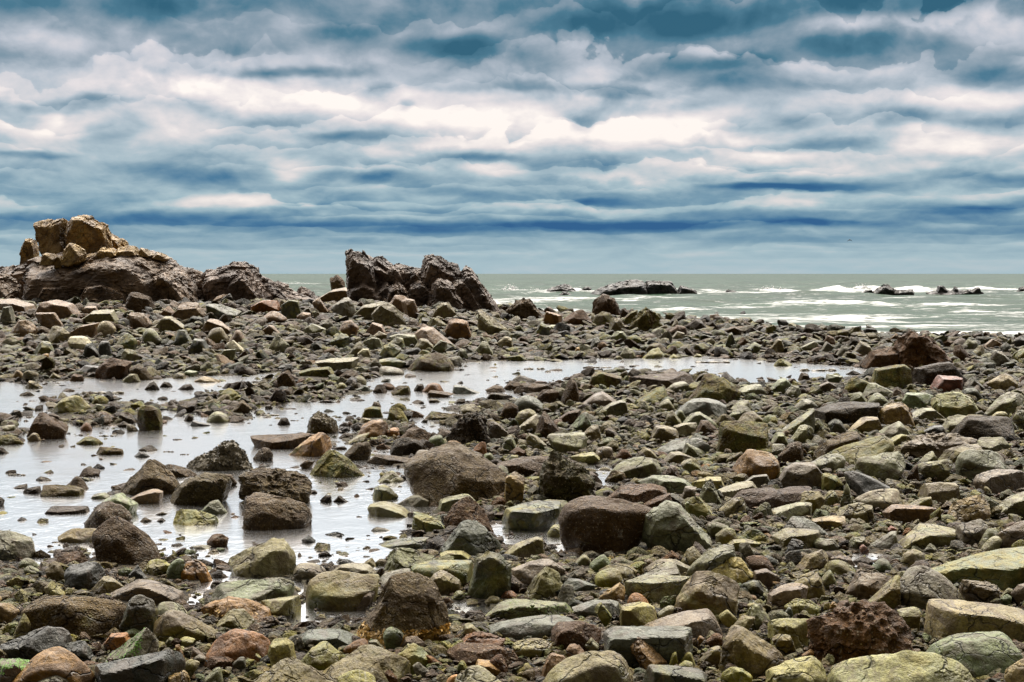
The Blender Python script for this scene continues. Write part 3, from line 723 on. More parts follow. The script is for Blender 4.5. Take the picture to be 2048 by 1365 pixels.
DATA = r'''
@A0
a gr|weathered grey rock with a round knob at its pool end|-15,15 5,15 19,19 28,21 29,27 22,32 0,38 -15,38
b ol|low olive rock awash beside the big brown egg-shaped boulder|46,18 54,14 66,13 80,15 76,22 68,25 53,24
b br|rough brown boulder touching the back of the egg-shaped boulder|66,6 74,-5 85,-9 97,-6 106,3 106,10 80,14
b br|big egg-shaped boulder, rough brown with a bare pinkish end, at the pool edge|74,21 84,8 90,4 97,5 108,11 118,16 127,26 130,37 118,42 104,42 84,37 75,28
a rb|rusty brown notched rock between shingle and pool|43,33 52,35 60,31 68,31 73,38 70,41 45,41
b bk|smooth black block with a rounded grey top on fine shingle|51,48 56,43 76,40 83,41 86,49 82,54 60,59 52,55
c gg|grey-green cobble, upper of two ovals at the shingle edge|16,41 20,37 28,38 35,43 28,45 17,44
c gg|grey-green cobble, lower of two ovals at the shingle edge|19,46 25,43 32,46 26,49 20,48
a ol|dull brown rock just behind the smooth black block|37,46 42,40 50,41 53,47 48,52 38,50
a og|mossy yellow-brown rock next to the egg-shaped boulder's foot|112,46 118,40 132,38 140,41 135,47 120,51
c gn|smooth grey-green round rock fused beside a mottled ochre one|134,43 142,37 148,39 147,50 138,54 132,52
b oc|mottled ochre rounded rock lapped by the narrow pool arm|145,45 150,39 158,38 167,43 171,52 168,55 150,55 141,53
a bk|small black wedge between the black block and mossy rocks|103,48 110,43 119,52 110,53
a pg|small pale olive rock on fine dark shingle|35,61 43,55 52,62 48,65 36,64
s ol|olive slab with a yellow-green edge behind the barnacled hulk|72,60 83,51 95,53 103,58 92,63 76,64
b bo|long barnacled hulk, brown on top and yellow-flecked in front|18,80 28,70 40,65 75,65 95,71 100,78 95,92 80,96 45,94 24,91
b dm|dark humped rock with green slime joined to the barnacled hulk|95,92 100,78 105,70 113,66 123,71 127,80 125,90 112,97 98,97
s pu|smooth purple-brown slab sloping down to the narrow pool arm|83,64 100,59 110,53 120,53 148,62 150,67 149,74 130,73 120,72 108,68
c gg|smooth pale grey dome behind the dull wet olive rock|126,74 134,72 147,74 152,80 140,84 128,84
b ol|dull wet olive rock with a pale lower edge and two humps|123,90 132,80 140,77 148,78 165,84 175,92 165,98 140,102 125,98
a oc|sharp brown slab dotted with golden barnacles|160,76 172,70 184,67 205,71 217,77 218,81 208,86 190,84 172,82
a ol|plain olive-brown wedge right above the rust-orange boulder|170,88 182,79 195,78 204,86 202,92 190,93 176,92
b ru|rust-orange boulder with a dark top over grey cobbles|162,108 168,99 180,93 198,94 212,98 217,105 215,112 205,115 190,115 170,112
b gn|sea-green scalloped block at the mouth of the narrow pool arm|167,65 172,57 180,55 205,52 229,52 236,58 235,67 215,69 190,68 172,71
a gl|tall grey-olive boulder with a sharp peak standing in the pool|182,35 195,30 210,25 220,22 228,24 237,38 236,45 222,52 187,52
a bk|black faceted boulder with green slime on its face|1,105 12,100 22,96 35,91 52,92 58,97 57,104 40,112 20,116 2,115
a bk|dark pointed slab behind the yellow-brown dome|37,112 42,106 58,104 70,103 76,110 79,116 70,118 50,116
b oc|big yellow-brown dome with an orange corner and a long crack|12,136 20,124 35,112 50,109 58,110 70,118 78,124 79,131 70,142 15,146
b gr|grey rock with a pale rim in front of the yellow-brown dome|25,134 43,129 55,133 60,142 60,148 22,148
a gm|grey fin-shaped slab edged with bright green algae|80,117 95,107 110,97 123,92 127,100 128,113 115,115 95,117
s bk|broad dark slab with a pale rim below the grey fin|75,121 100,117 130,114 140,108 147,122 145,130 130,138 100,145 78,143
s mg|purplish slab under a mat of vivid green algae|-12,117 25,116 30,120 20,130 -12,142
b tn|cream-yellow boulder with a pinkish top beside small pebbles|-8,72 6,72 15,79 12,84 0,85 -8,84
a pg|pale green angular stone between pebbles and the black faceted boulder|10,95 18,81 25,90 24,94 14,97
s ru|tan-orange flat stone beside a teal cobble|82,103 88,97 105,96 107,99 98,103 85,104
c gn|pale teal cobble behind the grey fin's algae edge|98,95 105,93 113,96 112,98 104,97
a tn|square tan stone beside the dark slab's corner|134,132 148,127 152,133 150,142 136,142
c gr|-|152,117 158,114 165,116 164,119 155,119
c bl|-|186,119 190,116 196,116 197,120 190,122
c pg|-|147,122 152,118 160,120 157,126 148,127
c gg|green-grey oval cobble on wet sand below the rust-orange boulder|162,130 170,125 177,124 179,130 174,134
a rb|small pitted brown stone alone in the still pool|166,23 170,19 177,17 183,21 182,27 172,28 166,25
s gr|-|154,27 162,26 169,28 168,30 160,29
a og|yellow-green block reflected in the pool beside a pale wedge|139,10 140,-1 150,-2 165,0 175,4 175,8 160,11 142,11
c oc|-|140,107 145,106 148,113 143,116
c gg|-|132,103 136,100 139,101 137,104
c pg|-|144,102 150,100 156,101 152,105 146,105
c pu|-|153,113 154,108 158,109 165,113 160,114
s rb|-|165,119 167,115 180,115 186,117 178,121
@A1
s pg|thin block with a cream-white flat top at the pool arm|3,71 30,68 35,66 36,70 36,78 28,83 15,82 5,76
c gr|smooth grey flat-topped boulder beside the tall peaked one|30,50 35,41 50,41 56,44 50,52 32,53
s gp|pale grey rounded slab on the pool's near shore|61,48 68,42 80,40 94,43 100,49 80,50 62,50
b bk|low black rock on the pool shore behind the pale rounded slab|63,41 66,37 76,38 81,40 66,42
a gl|-|84,41 93,37 97,41 94,44
b ol|large smooth olive block with a rounded shoulder above a puddle|39,77 40,62 43,53 47,50 55,49 80,48 100,50 98,60 85,73 60,78
c gr|smooth grey lobe bridging the olive block and the dark mossy slab|93,58 100,49 115,46 124,45 126,50 112,56
a hb|big sloping boulder fringed with golden rockweed along its foot|76,96 88,78 98,62 103,52 110,50 125,54 142,60 152,70 155,80 156,92 150,97 130,99 100,102 80,101
a pu|small purple-grey rock leaning on the rockweed-fringed boulder|78,74 85,65 95,62 92,72 82,78
a gl|small roof-shaped grey-olive rock under the dark mossy slab|134,57 141,49 150,47 164,55 164,63 152,66 140,62
a gg|ribbed slate-green rock with slanting grooves at the pool shore|101,48 105,32 108,29 118,28 130,31 147,36 135,42 124,44 110,48
s dm|long dark slab with a bright moss lip|124,44 132,40 150,37 174,38 172,55 165,60 150,54 128,52
s dm|thin dark green slab lying in the pool|98,25 105,23 130,20 140,20 139,29 120,29 100,27
b gr|-|91,15 96,12 104,13 110,15 100,16 93,16
a bk|little dark rock alone in open pool water|36,22 40,20 44,19 48,22 44,25 38,25
a bk|-|64,19 69,17 69,20
a bl|dark green-grey angular boulder standing in the small side pool|147,24 158,12 164,6 170,7 185,13 196,22 196,30 180,33 160,31 150,28
a rb|brown-grey peaked rock behind the dark green-grey angular boulder|150,5 160,-6 170,-11 178,-6 186,3 190,13 175,16 152,12
a og|yellow-green wedge with a pale upper edge in the water|125,14 126,0 133,1 150,7 152,10 150,13 130,16
s pg|small cream-topped slab at the foot of the dark angular boulder|147,34 152,31 168,31 174,35 160,36 148,37
a dm|tall blocky cracked rock with a mossy yellow-green foot|168,66 172,50 174,38 185,31 196,33 205,43 205,55 203,66 195,68 184,70 170,69
s gl|grey-topped block with a black end face beside the side pool|195,33 205,25 225,19 230,21 232,34 225,36 205,37
s mo|flat dark rock under a shaggy green moss cap|179,81 192,71 205,68 225,69 250,71 254,77 240,81 215,83 188,86
s bl|blue-grey slate slab in two steps below the moss-capped rock|184,90 190,86 205,85 225,81 248,81 256,84 250,88 230,90 210,98 195,98
a ru|pinkish-orange rock lying on a long dark rust slab|163,104 172,96 178,95 190,97 200,101 198,105 180,108 165,108
s rb|long dark rust slab beneath the pinkish-orange rock|153,111 165,106 190,105 210,109 212,112 190,114 165,116 155,114
a gp|pale teal-grey wedge behind the pinkish-orange rock|163,100 168,90 175,89 182,94 178,96 168,101
s ye|bright ochre oblong stone beside a brown oval cobble|174,123 176,118 190,119 198,123 195,125 178,124
c rb|smooth brown oval cobble touching the bright ochre stone|186,116 190,114 198,114 202,120 198,124 190,119
b gp|large smooth grey dome cut by the lower frame edge beside a peach cobble|158,138 163,128 175,124 190,127 205,132 215,140 190,150 160,150
c pe|peach-pink cobble leaning on the large smooth grey dome|152,136 156,131 162,130 162,140 153,142
a gl|long grey-olive boulder with a pale crest and mossy belly|45,125 60,115 78,107 92,106 105,112 118,115 125,119 124,127 112,130 100,126 70,124 50,126
c gn|rippled green-grey stone propped on the rockweed-fringed boulder|102,98 104,94 110,92 118,97 116,104 108,106 103,103
a og|olive wedge with a yellow rim behind the long grey-olive boulder|111,111 118,106 125,105 135,108 141,113 135,120 128,119
s bl|long grey slab with a dark undercut front|28,100 40,93 60,92 72,93 80,97 72,103 60,106 35,105
a pg|pale green blocky stone with a pinkish top corner|9,112 14,102 25,101 31,105 33,114 20,122 11,118
s og|yellow-olive slab beside the pale green blocky stone|32,117 45,107 60,104 68,108 66,110 55,115 40,122
a ol|broad brown-olive ridge cut by the lower frame edge|-8,138 10,126 28,118 40,124 50,127 70,136 78,148 -8,150
b og|-|65,132 75,126 85,126 98,133 100,146 68,146
c ru|orange-tan cobble wedged between yellow-olive and rippled stones|69,107 75,103 85,101 90,104 88,108 75,110
a rb|-|103,129 106,126 112,130 114,133 105,133
b gr|-|125,123 132,120 139,124 134,127 127,127
s gg|-|90,103 97,102 103,106 100,108 93,106
c gg|-|155,68 160,63 165,63 168,67 160,70
c ru|-|195,69 198,64 205,63 210,66 203,69
c ol|-|183,70 188,67 195,68 193,71 186,73
a ol|-|27,64 31,59 36,61 36,64
a pu|-|115,105 118,100 130,99 135,102 128,106 118,107
@A2
s pu|flat brown-grey slab ending in a yellow front edge beside the tall cracked rock|-1,60 -2,46 18,38 35,38 43,43 40,46 20,52 10,60
a gl|olive pyramid in front of the flat brown-grey slab|8,66 15,54 22,48 33,44 37,50 42,62 40,68 28,67 12,69
s bl|flat dark slate chip with a pointed end|41,58 46,53 56,53 69,57 55,62 43,62
c og|yellow-olive egg-shaped cobble beside the slate chip|66,52 70,48 80,45 87,45 90,52 86,56 74,58 67,56
c gg|green-grey pebble-like rock below the giant brown boulder|50,39 56,34 60,34 64,38 60,41 52,41
c gn|teal and brown round cobble pair among gravel|62,41 70,36 76,34 80,38 75,42 68,46 62,46
b ol|flat olive rock behind the yellow-olive egg cobble|69,44 80,40 95,41 101,44 95,49 85,48 72,47
s gm|tilted grey slab with moss streaks above a yellow-edged ledge|92,54 105,48 125,43 134,40 138,46 133,52 110,53
s gp|pale grey flat slab behind the moss-streaked tilted slab|105,42 115,37 130,37 145,42 138,45 120,44
s gy|grey ledge with a bright yellow lichen edge|89,57 95,53 110,51 143,53 138,62 125,68 110,68 93,64
a tn|pinkish striped rock beside an orange oval cobble|68,67 78,60 86,57 91,63 89,70 78,70
c or|orange oval cobble under the yellow-edged ledge|92,70 95,66 101,65 108,68 110,72 92,72
s bl|blue-grey bar-shaped slab beside the moss-capped rock|48,73 60,69 80,69 86,72 86,78 75,82 52,77
a og|stubby post-like olive stone leaning on its end|66,79 68,74 72,73 80,84 78,89 72,89
s pg|squarish pale olive block with a dark green corner|87,75 100,72 110,73 116,77 117,84 100,90 87,90 86,82
a gl|large cracked grey-olive block with a notched front|130,70 138,60 146,47 150,46 165,51 180,54 183,62 180,76 165,77 145,80 128,80
a ys|cream boulder striped yellow and teal behind the cracked block|150,46 158,40 168,35 178,35 188,43 193,50 190,55 178,52 160,50
s pv|long pale mauve slab tilted across the rocks|88,91 100,87 140,78 160,78 168,84 170,88 165,93 150,97 120,93
u bl|upright rectangular dark slate slab with rounded corners|73,96 78,93 110,91 140,92 145,94 145,112 130,116 100,118 76,108 73,104
a pk|pinkish wedge leaning against the upright slate slab|95,108 102,100 108,104 122,114 128,121 115,122 100,118
s rb|brown slab with a shadowed hollow beside the upright slate slab|31,95 36,89 50,87 58,88 72,93 72,104 60,106 40,106 31,102
c pg|knobbly pale cream cobble group beside the brown hollowed slab|0,104 10,101 22,101 32,105 30,109 15,110 0,108
b gl|large olive and pink boulder with a sharp pale crest at the lower frame edge|22,137 30,125 45,116 60,112 80,110 90,113 98,124 105,138 108,150 22,150
a pk|pinkish-brown rock half behind the pale-crested boulder|25,120 32,112 42,114 50,117 38,124 28,128 22,134
a pk|small pink-brown lump above the pale-crested boulder|38,113 45,106 55,107 62,113 50,116
s dm|dark mossy slab cut by the lower frame edge beside the pale-crested boulder|105,126 110,121 125,122 148,124 156,133 150,146 105,146
a hd|big diamond-shaped olive boulder with a pale driftwood-like ridge|165,124 170,105 172,97 180,91 190,93 205,103 222,113 225,118 215,120 195,118 180,124 165,128
b og|-|167,131 174,124 185,125 192,132 190,142 168,142
a ol|olive wedge above the diamond-shaped boulder|178,86 185,83 195,84 190,92 180,92 173,92
b gg|grey-green rock with a domed pebble on its back|185,80 190,73 200,73 206,79 212,85 195,86
c rb|brown oval cobble beside the yellow and teal striped boulder|187,37 195,35 206,36 210,42 205,46 192,46
s pu|flat mauve-grey stone in front of a brown oval cobble|193,47 205,45 215,50 205,56 193,54
a dm|dark mossy rock below the flat mauve-grey stone|183,56 190,54 200,55 206,60 200,64 188,63
b gr|long grey lobed rock running up behind the striped boulder|140,48 150,36 165,28 180,26 183,35 160,42 150,50 142,53
a gr|-|182,26 190,24 194,30 188,36 183,36
b og|green-topped rock beside a smooth grey oval|162,18 172,12 180,13 182,17 172,22 163,23
c gg|smooth grey oval cobble against the speckled grey boulder|156,10 165,8 174,10 170,14 158,15
s pg|flat pale slab behind the long grey lobed rock|168,27 175,22 190,21 199,23 190,26 175,27
a ol|-|135,36 140,30 147,28 155,35 150,38 138,38
b rb|-|118,36 128,31 134,34 130,37 120,38
a gs|speckled grey boulder with fine cracks beside the giant brown one|104,18 105,8 115,-3 128,-8 140,-5 150,5 160,15 155,22 140,28 125,30 110,28
b br|giant dark brown boulder with a smooth sloping top|38,5 42,-5 55,-13 75,-14 100,-8 115,-2 106,8 104,20 100,30 70,33 48,26 41,18
s dm|mossy dark slab dipping into the side pool|-8,8 -5,-3 10,-8 38,-8 40,3 35,12 10,15 -5,13
c pg|-|28,14 32,10 40,11 42,20 32,20
c gp|-|116,78 122,75 130,76 128,81 119,82
c pg|-|165,80 172,78 180,82 174,86 168,84
c pg|-|133,121 138,119 145,120 142,124 135,124
c og|-|135,115 139,112 144,113 147,119 142,120
c og|-|125,120 127,114 132,112 133,118 130,122
c gg|-|58,104 63,101 70,104 66,108
c pg|-|188,74 195,73 203,76 200,78 190,78
c oc|-|147,102 149,99 154,101 152,104
c rb|-|154,101 160,97 168,98 169,102 160,105
s ol|-|150,116 158,109 168,107 172,112 160,117
@A3
a bl|blue-grey humped rock with two pits|8,13 15,5 25,4 35,6 45,14 52,19 40,20 20,14
s ol|flat olive rock with moss below the blue-grey hump|0,20 12,13 30,13 43,15 44,21 35,26 15,28 0,27
s tn|pale tan flat stone beside the blue-grey hump|35,5 50,3 62,4 60,9 45,11 38,8
b gg|smooth grey-green block beside a pale wedge|36,24 42,21 55,22 60,28 50,31 38,30
a bk|small black angular rock beside an orange-stained one|12,32 17,22 28,24 28,28 18,34
a gg|pale sharp wedge above a little red ball of stone|60,29 67,21 78,20 77,26 70,30
b gr|smooth tapering grey stone next to the layered slab|80,27 90,19 97,15 104,15 105,20 95,28 85,29
s gl|olive layered slab split like pages of a book|95,26 108,14 118,10 135,11 152,15 150,20 130,28 110,29
b gr|rounded grey-brown boulder behind the layered slab|150,10 160,7 170,6 176,12 172,22 160,24 148,20
c gg|grey egg-shaped stone, rear one of two touching|167,22 172,14 178,13 184,17 180,23 170,25
c gp|beige-grey egg-shaped stone, front one of two touching|170,27 175,21 182,19 187,23 185,27 175,28
b pu|mauve-grey boulder at the frame edge behind two egg stones|183,13 195,8 212,5 212,26 195,27 188,20
c rd|little round dusky red stone on wet grit|73,29 77,26 81,29 78,33 74,32
b gl|olive-brown oval rock beside a pile of small stones|105,40 110,33 118,30 125,32 128,40 120,44 106,44
a gr|-|124,30 130,25 135,28 130,33
s mo|long broad slab with mossy grooves and a black underside|130,41 150,34 180,29 210,27 215,45 205,58 190,58 160,53 140,45
b gr|large smooth dark grey boulder with a rounded peak|100,63 105,53 115,45 125,42 130,42 145,50 158,59 162,66 150,70 125,74 108,74 102,70
s ol|brown slab leaning up against the smooth peaked boulder|76,72 88,62 105,50 104,65 106,72 98,74 85,73
a pu|rough mauve-brown rock beside the leaning brown slab|60,60 70,47 80,47 95,48 102,50 90,60 78,66 68,65
a ol|olive-brown wedge next to a yellow mossy oval|18,45 28,35 43,30 48,36 46,43 35,46 22,47
c og|oval rock blotched with yellow-green moss|45,43 48,38 58,38 68,42 71,46 66,50 55,48
c gn|green dome-shaped cobble beside a white glint of water|80,46 84,40 91,37 98,40 100,45 93,48 82,48
s pu|-|47,36 55,34 65,36 70,42 60,38
s pv|mauve slab sloping under a dark olive knob|0,66 10,60 25,57 32,60 30,68 15,74 0,72
b ol|dark olive knobbly rock sitting on the mauve slab|16,55 28,50 38,48 44,53 47,62 42,65 32,63 30,58
b og|flat yellow-olive rock beside a round yellow pebble|13,72 20,69 35,70 43,74 38,79 22,79
c ye|round yellow pebble-sized cobble behind the craggy red-brown boulder|48,76 50,72 55,72 57,76 53,79
r bu|big craggy red-brown boulder pitted all over|33,92 38,85 55,79 75,74 90,71 100,75 112,82 118,93 121,102 115,110 90,112 60,116 45,120 38,112 33,102
b pg|pale yellow-green block beside the craggy red-brown boulder|0,86 10,84 33,85 34,92 33,100 25,104 10,97 0,95
c rd|dusky red oval cobble at the craggy boulder's foot|73,115 78,111 86,115 85,117 76,117
a ol|small tan-brown rock under the pale yellow-green block|3,101 10,97 20,99 24,108 15,110 5,106
s gt|long cracked block, tan top and mossy green corner|121,100 122,80 125,70 130,68 150,69 175,71 195,75 210,80 212,92 180,98 150,100 130,101
s gn|broad pale green slab with a dark mossy front|119,106 122,102 136,101 145,94 155,93 190,93 200,101 204,110 195,122 185,125 150,117 125,111
b ly|wide pale green boulder spotted with cream lichen at the lower frame edge|45,123 60,117 85,116 100,112 120,112 140,117 160,124 172,136 175,150 60,150 45,135
b pg|pale green rock with round dimples at the lower frame edge|-2,126 15,120 38,116 44,122 48,130 47,148 -5,148
b tn|tan boulder in the frame's lower corner|190,128 198,121 212,117 215,148 192,148
s pg|narrow cream ledge between craggy boulder and cracked block|103,78 118,76 122,80 121,90 112,85
a pu|purple-grey rock with a mossy dent behind the cracked block|154,54 165,60 180,57 186,62 183,69 170,70 162,66
c gg|-|186,65 190,61 196,62 195,66 188,67
c gn|-|185,68 190,66 195,68 194,71 187,71
b pu|purple-grey rock at the frame edge beside two green pebbles|195,65 200,58 212,55 212,70 198,70
c gy|-|42,50 48,46 54,52 56,56 48,57
c bl|-|13,78 15,76 19,77 20,80 15,81
c oc|-|27,112 32,110 37,112 35,116 29,115
s gg|-|40,46 48,43 56,47 50,49
a rd|-|95,13 98,11 103,13 100,15
@B0
a rb|red-brown boulder on the far pool shore with an orange cap|77,27 80,20 88,13 98,14 105,17 103,23 98,26 85,30 78,30
b bo|lumpy brown rock beside the orange-capped boulder|104,22 110,18 118,22 123,28 115,31 106,27
a gl|tan lump at the water's edge below the orange-capped boulder|98,30 103,26 109,26 112,31 105,33
a ol|wedge-shaped rock with a pale top standing out from the far shore|19,37 23,31 29,32 35,36 28,38
c tn|rounded cream stone on the far pool shore|9,28 12,23 17,23 20,27 15,29
s bk|flat black slab beside the orange-capped boulder|62,22 68,19 82,20 78,24 68,24
b rb|low dark brown rock at the far waterline|55,30 58,26 66,27 68,31 60,32
a bd|bigger of two dark humps close together in the far pool|115,38 120,33 124,32 128,37 122,39
b bd|smaller of two dark humps close together in the far pool|127,36 131,32 136,33 138,35 132,37
b bd|dark low hump with a trailing tail in the far pool|141,38 147,34 153,34 156,38 148,39
b og|green-capped mound on the small gravel island|43,55 50,47 58,43 65,44 72,51 68,53 55,57
b bo|round mossy brown rock beside the green-capped mound|73,49 76,43 82,43 87,47 86,50 78,50
u bo|upright brown barrel-shaped block alone in the pool|110,66 110,55 113,51 122,51 128,54 130,62 130,70 120,71 111,70
a br|rough brown pyramid with a hollow front in the pool|22,72 26,63 31,57 35,58 42,64 52,67 54,70 52,77 40,78 28,74
c ol|round tan stone at the brown pyramid's foot|22,76 26,73 31,74 33,79 27,80
b bd|small dark round hump behind the brown pyramid|6,58 10,55 16,55 18,60 10,61
b bo|low olive heap of stone at the frame edge in the pool|-6,78 5,75 15,76 20,80 10,83 -6,82
a bd|dark pointed stone cut by the frame edge in open pool|-6,88 2,84 8,88 3,90 -6,90
b bo|flat oval brown rock like a turtle's back in the pool|61,80 68,76 76,76 83,80 76,83 66,83
b bo|short bar-shaped rock with green ends in the pool|76,89 79,84 90,86 99,86 100,89 92,91 80,91
b bd|upper of two small dark stones beyond the grey-shouldered boulder|111,86 116,83 122,83 126,86 118,88
b bk|lower of two small dark stones beyond the grey-shouldered boulder|107,91 111,88 117,89 123,92 113,93
c ru|round orange-brown cobble on the gravel island's tip|64,68 68,65 73,67 74,70 68,72
b bd|-|94,66 98,64 103,66 102,69 96,68
c ol|small pale stone touching the upright barrel-shaped block|101,69 103,66 109,68 111,71 103,72
c gg|smooth pale green-grey boulder at the spit's water edge|165,62 169,57 175,56 182,59 184,63 178,65 168,65
a bd|-|147,62 150,58 155,60 155,63 149,64
s bk|thin dark stone lying just below the pale green-grey boulder|152,66 154,63 163,65 170,66 158,68
w wd|big mound covered in shaggy brown seaweed|152,99 156,92 165,86 174,81 182,79 190,83 197,90 202,97 202,101 190,103 160,104 154,102
a bg|large boulder with a grey shoulder and brown flanks in the pool|95,119 103,110 110,101 116,95 124,94 130,98 142,106 145,111 138,120 125,122 110,123 100,122
b br|brown sloping rock joined behind the grey-shouldered boulder|130,98 140,98 152,102 158,105 150,109 143,107
a bg|large pink-brown boulder with a grey patch beside the seaweed mound|135,124 138,117 150,109 158,105 172,104 180,106 186,109 183,118 172,126 155,131 140,129
b br|-|180,106 186,106 190,111 185,116 181,114
b bo|long log-shaped mossy rock lying in the pool|33,121 34,115 40,114 50,116 60,115 68,117 68,121 58,123 40,124
b br|brown dome just behind the log-shaped mossy rock|52,114 58,109 63,108 69,112 72,117 70,119 60,115
b bd|flat dark stone at the end of the log-shaped rock|18,119 22,117 32,116 33,119 25,122
b bd|-|9,117 14,115 22,114 22,117 14,118
b bd|small flat dark stone afloat-looking above the log-shaped rock|28,110 32,108 40,109 44,111 32,112
s gg|thin grey-green slab barely above water|72,125 75,122 85,121 88,123 80,126
s gn|flat pale green stone behind the rough brown pool boulder|75,133 85,124 95,121 105,127 111,130 108,137 95,140
s pk|pink-topped stone with a dark front in the pool|100,126 110,121 125,118 131,120 130,128 118,130 108,129
s bd|long dark bar-shaped stone awash in the pool|36,136 40,132 55,132 70,132 72,136 60,138 38,138
a gn|pale green wedge among boulders in the pool|161,134 168,128 176,127 183,134 180,138 168,138
b bd|-|-8,130 0,124 4,127 2,132
b gl|-|-4,69 4,67 12,67 14,71 5,72
b bd|-|-5,66 0,60 4,63 3,67
s dm|-|73,53 76,50 83,51 84,53 78,54
a ol|-|40,27 42,25 50,29 44,30
s gn|-|145,25 150,23 158,24 157,27 150,28
b ol|-|138,28 142,25 148,26 149,29 142,30
b tn|-|155,31 160,28 168,28 177,31 170,33 160,33
c bd|small dark dome in the pool between the humps and the barrel block|127,46 130,44 134,45 134,47 128,47
c bd|-|154,45 157,43 160,44 160,45
a bo|brown rocky hump on the gravel spit|184,55 190,49 195,47 202,52 198,56 188,57
@B1
r bg|rugged brown double boulder in the pool, rear one of a stacked pair|-12,108 -5,103 15,102 23,106 32,106 45,111 46,117 42,130 30,126 10,121 -12,120
a bg|blunt brown-grey boulder in front of the rugged double boulder|-10,136 -6,121 8,121 25,125 40,130 45,138 44,148 20,150 -10,149
a bo|mossy brown pyramid with a nipple-like top in the pool|40,72 42,63 49,56 55,57 62,64 65,70 64,73 52,74 42,74
s br|long low brown rock like a beam behind an ochre wedge|-5,76 5,74 25,73 45,73 50,74 35,82 20,85 0,86
a oc|ochre-brown wedge rising towards its far end in the pool|25,90 35,80 50,73 57,75 60,85 58,90 40,92 28,92
b br|rough brown knob beside the seaweed mound|-3,92 3,85 10,85 14,90 13,95 3,96
a bo|wide brown pyramid with a long reflection in the pool|43,104 50,94 57,88 68,89 80,98 88,104 85,107 65,109 50,109
b br|small brown mound at the wide pyramid's shoulder|35,99 40,95 47,96 44,102 36,101
b bg|rounded grey boulder behind the wide brown pyramid|70,88 78,81 90,80 93,86 91,93 85,95 75,93
b bd|smooth dark boulder with a flat grey top|107,88 110,80 118,77 130,79 134,83 132,89 122,91 108,91
c pu|round mauve cobble beside the flat grey-topped dark boulder|127,92 130,87 138,87 140,92 134,95 128,94
c gg|-|139,90 143,85 150,84 153,87 148,90
c gn|round green-grey cobble above the mauve one|138,80 141,76 149,75 152,81 148,84 139,84
b rb|low dark reddish boulder among pool-side gravel|112,77 120,70 128,69 140,74 138,82 125,80
b tb|rounded tan-brown boulder speckled like a loaf|80,74 84,66 92,62 102,62 106,67 104,74 92,77 82,77
s ol|thin olive wedge leaning on the tan loaf-like boulder|72,80 82,75 91,73 88,77 78,81
c or|bright orange cobble next to the tan loaf-like boulder|103,72 107,69 114,69 115,73 108,75
b bo|mossy round rock, front one of two in the pool narrows|104,62 106,54 112,52 118,56 122,62 115,65 106,65
b bo|mossy round rock, rear one of two in the pool narrows|108,51 114,49 120,51 122,57 115,58 110,53
u bo|flat-topped mossy block in the pool narrows|84,59 86,54 92,52 100,53 102,59 95,61 86,61
b br|brown knob perched behind the flat-topped mossy block|92,51 94,48 99,49 101,53 95,53
b rb|reddish flat stone beside the two mossy round rocks|122,58 124,55 130,56 135,58 130,61 124,60
b bo|-|135,60 140,56 150,57 160,58 155,62 140,63
b ol|olive-brown hump at the shore above the dark jagged boulder|163,53 168,50 176,50 182,55 178,58 165,58
r bd|dark jagged boulder with overhanging ledges|153,71 160,63 170,60 180,57 184,63 188,76 184,80 170,81 158,77
a pu|dull purplish rock beside the dark jagged boulder|185,64 195,65 202,70 198,76 188,75
a hb|huge brown boulder with a long sloping back beside the pool|117,104 120,95 130,96 145,91 155,84 165,83 180,92 195,98 207,105 215,115 205,125 190,129 165,128 140,122 122,113
a tn|pale tan block at the end of the huge sloping boulder|199,110 208,104 215,108 214,124 205,128 199,122
b dm|dark round rock mirrored in the pool beside a small wedge|93,122 94,117 100,115 108,116 114,121 110,126 98,127
s gr|low grey slab in the pool in front of the huge sloping boulder|113,128 122,123 130,122 142,127 142,131 125,132 116,130
s gg|pale-topped green slab beside the brown-grey peaked rock|144,134 146,127 155,124 172,122 176,125 160,134 150,136
s gl|flat beige-grey stone at the pool's edge below the dark round rock|89,134 92,130 105,128 120,131 128,136 110,139 92,140
a gg|grey-green low wedge in the pool beside the huge sloping boulder|97,110 104,105 110,104 118,109 112,113 102,113
b bd|roundish one of two little dark stones side by side in the pool|51,126 55,123 60,123 61,127 56,129
a bd|pointed one of two little dark stones side by side in the pool|61,127 66,123 72,126 76,128 66,129
s br|low brown rock strip behind the huge sloping boulder|88,95 95,90 115,91 130,94 128,97 110,98 92,97
b bd|dark oval cobble in the water beside the tan loaf-like boulder|66,76 71,73 78,74 78,77 68,77
b bd|small dark dome standing off the mossy pyramid|17,65 20,61 26,61 28,65 22,67
b bo|big mossy brown dome on the far pool shore|121,22 126,14 135,10 145,9 153,12 158,17 159,22 150,24 130,23
c gr|smooth grey rock in the water beside the big mossy dome|98,25 100,20 108,20 117,22 119,25 110,27 100,27
s gp|long pale-topped slab propped on the far shore|47,15 60,13 82,13 80,21 70,22 55,20
b dm|dark greenish rock behind the smooth grey one at the far shore|97,20 98,15 110,13 120,17 118,21 108,20
a gl|brown-grey pointed wedge above the long pale-topped slab|73,10 80,2 85,0 88,5 82,9
a dm|dark faceted rock on the bank beside a small white-topped slab|96,10 100,4 108,2 116,6 113,11 102,12
a br|brown boulder on the gravel spit|17,29 22,25 27,23 31,28 33,34 25,36 18,34
s bo|brown stack of flat slabs on the far shore|30,25 42,21 60,20 64,24 66,27 50,28 38,28
b br|brown rounded rock beside the stack of flat slabs|66,27 72,23 80,24 85,29 75,30
b ru|rusty orange rounded boulder in the pool|133,38 136,35 142,33 148,35 151,39 145,41 135,40
s br|brown slab just in front of the rusty orange pool boulder|137,42 140,39 150,40 159,41 150,44 138,45
s bl|grey slab beside the rusty orange pool boulder|157,40 158,35 165,35 172,37 182,41 165,42
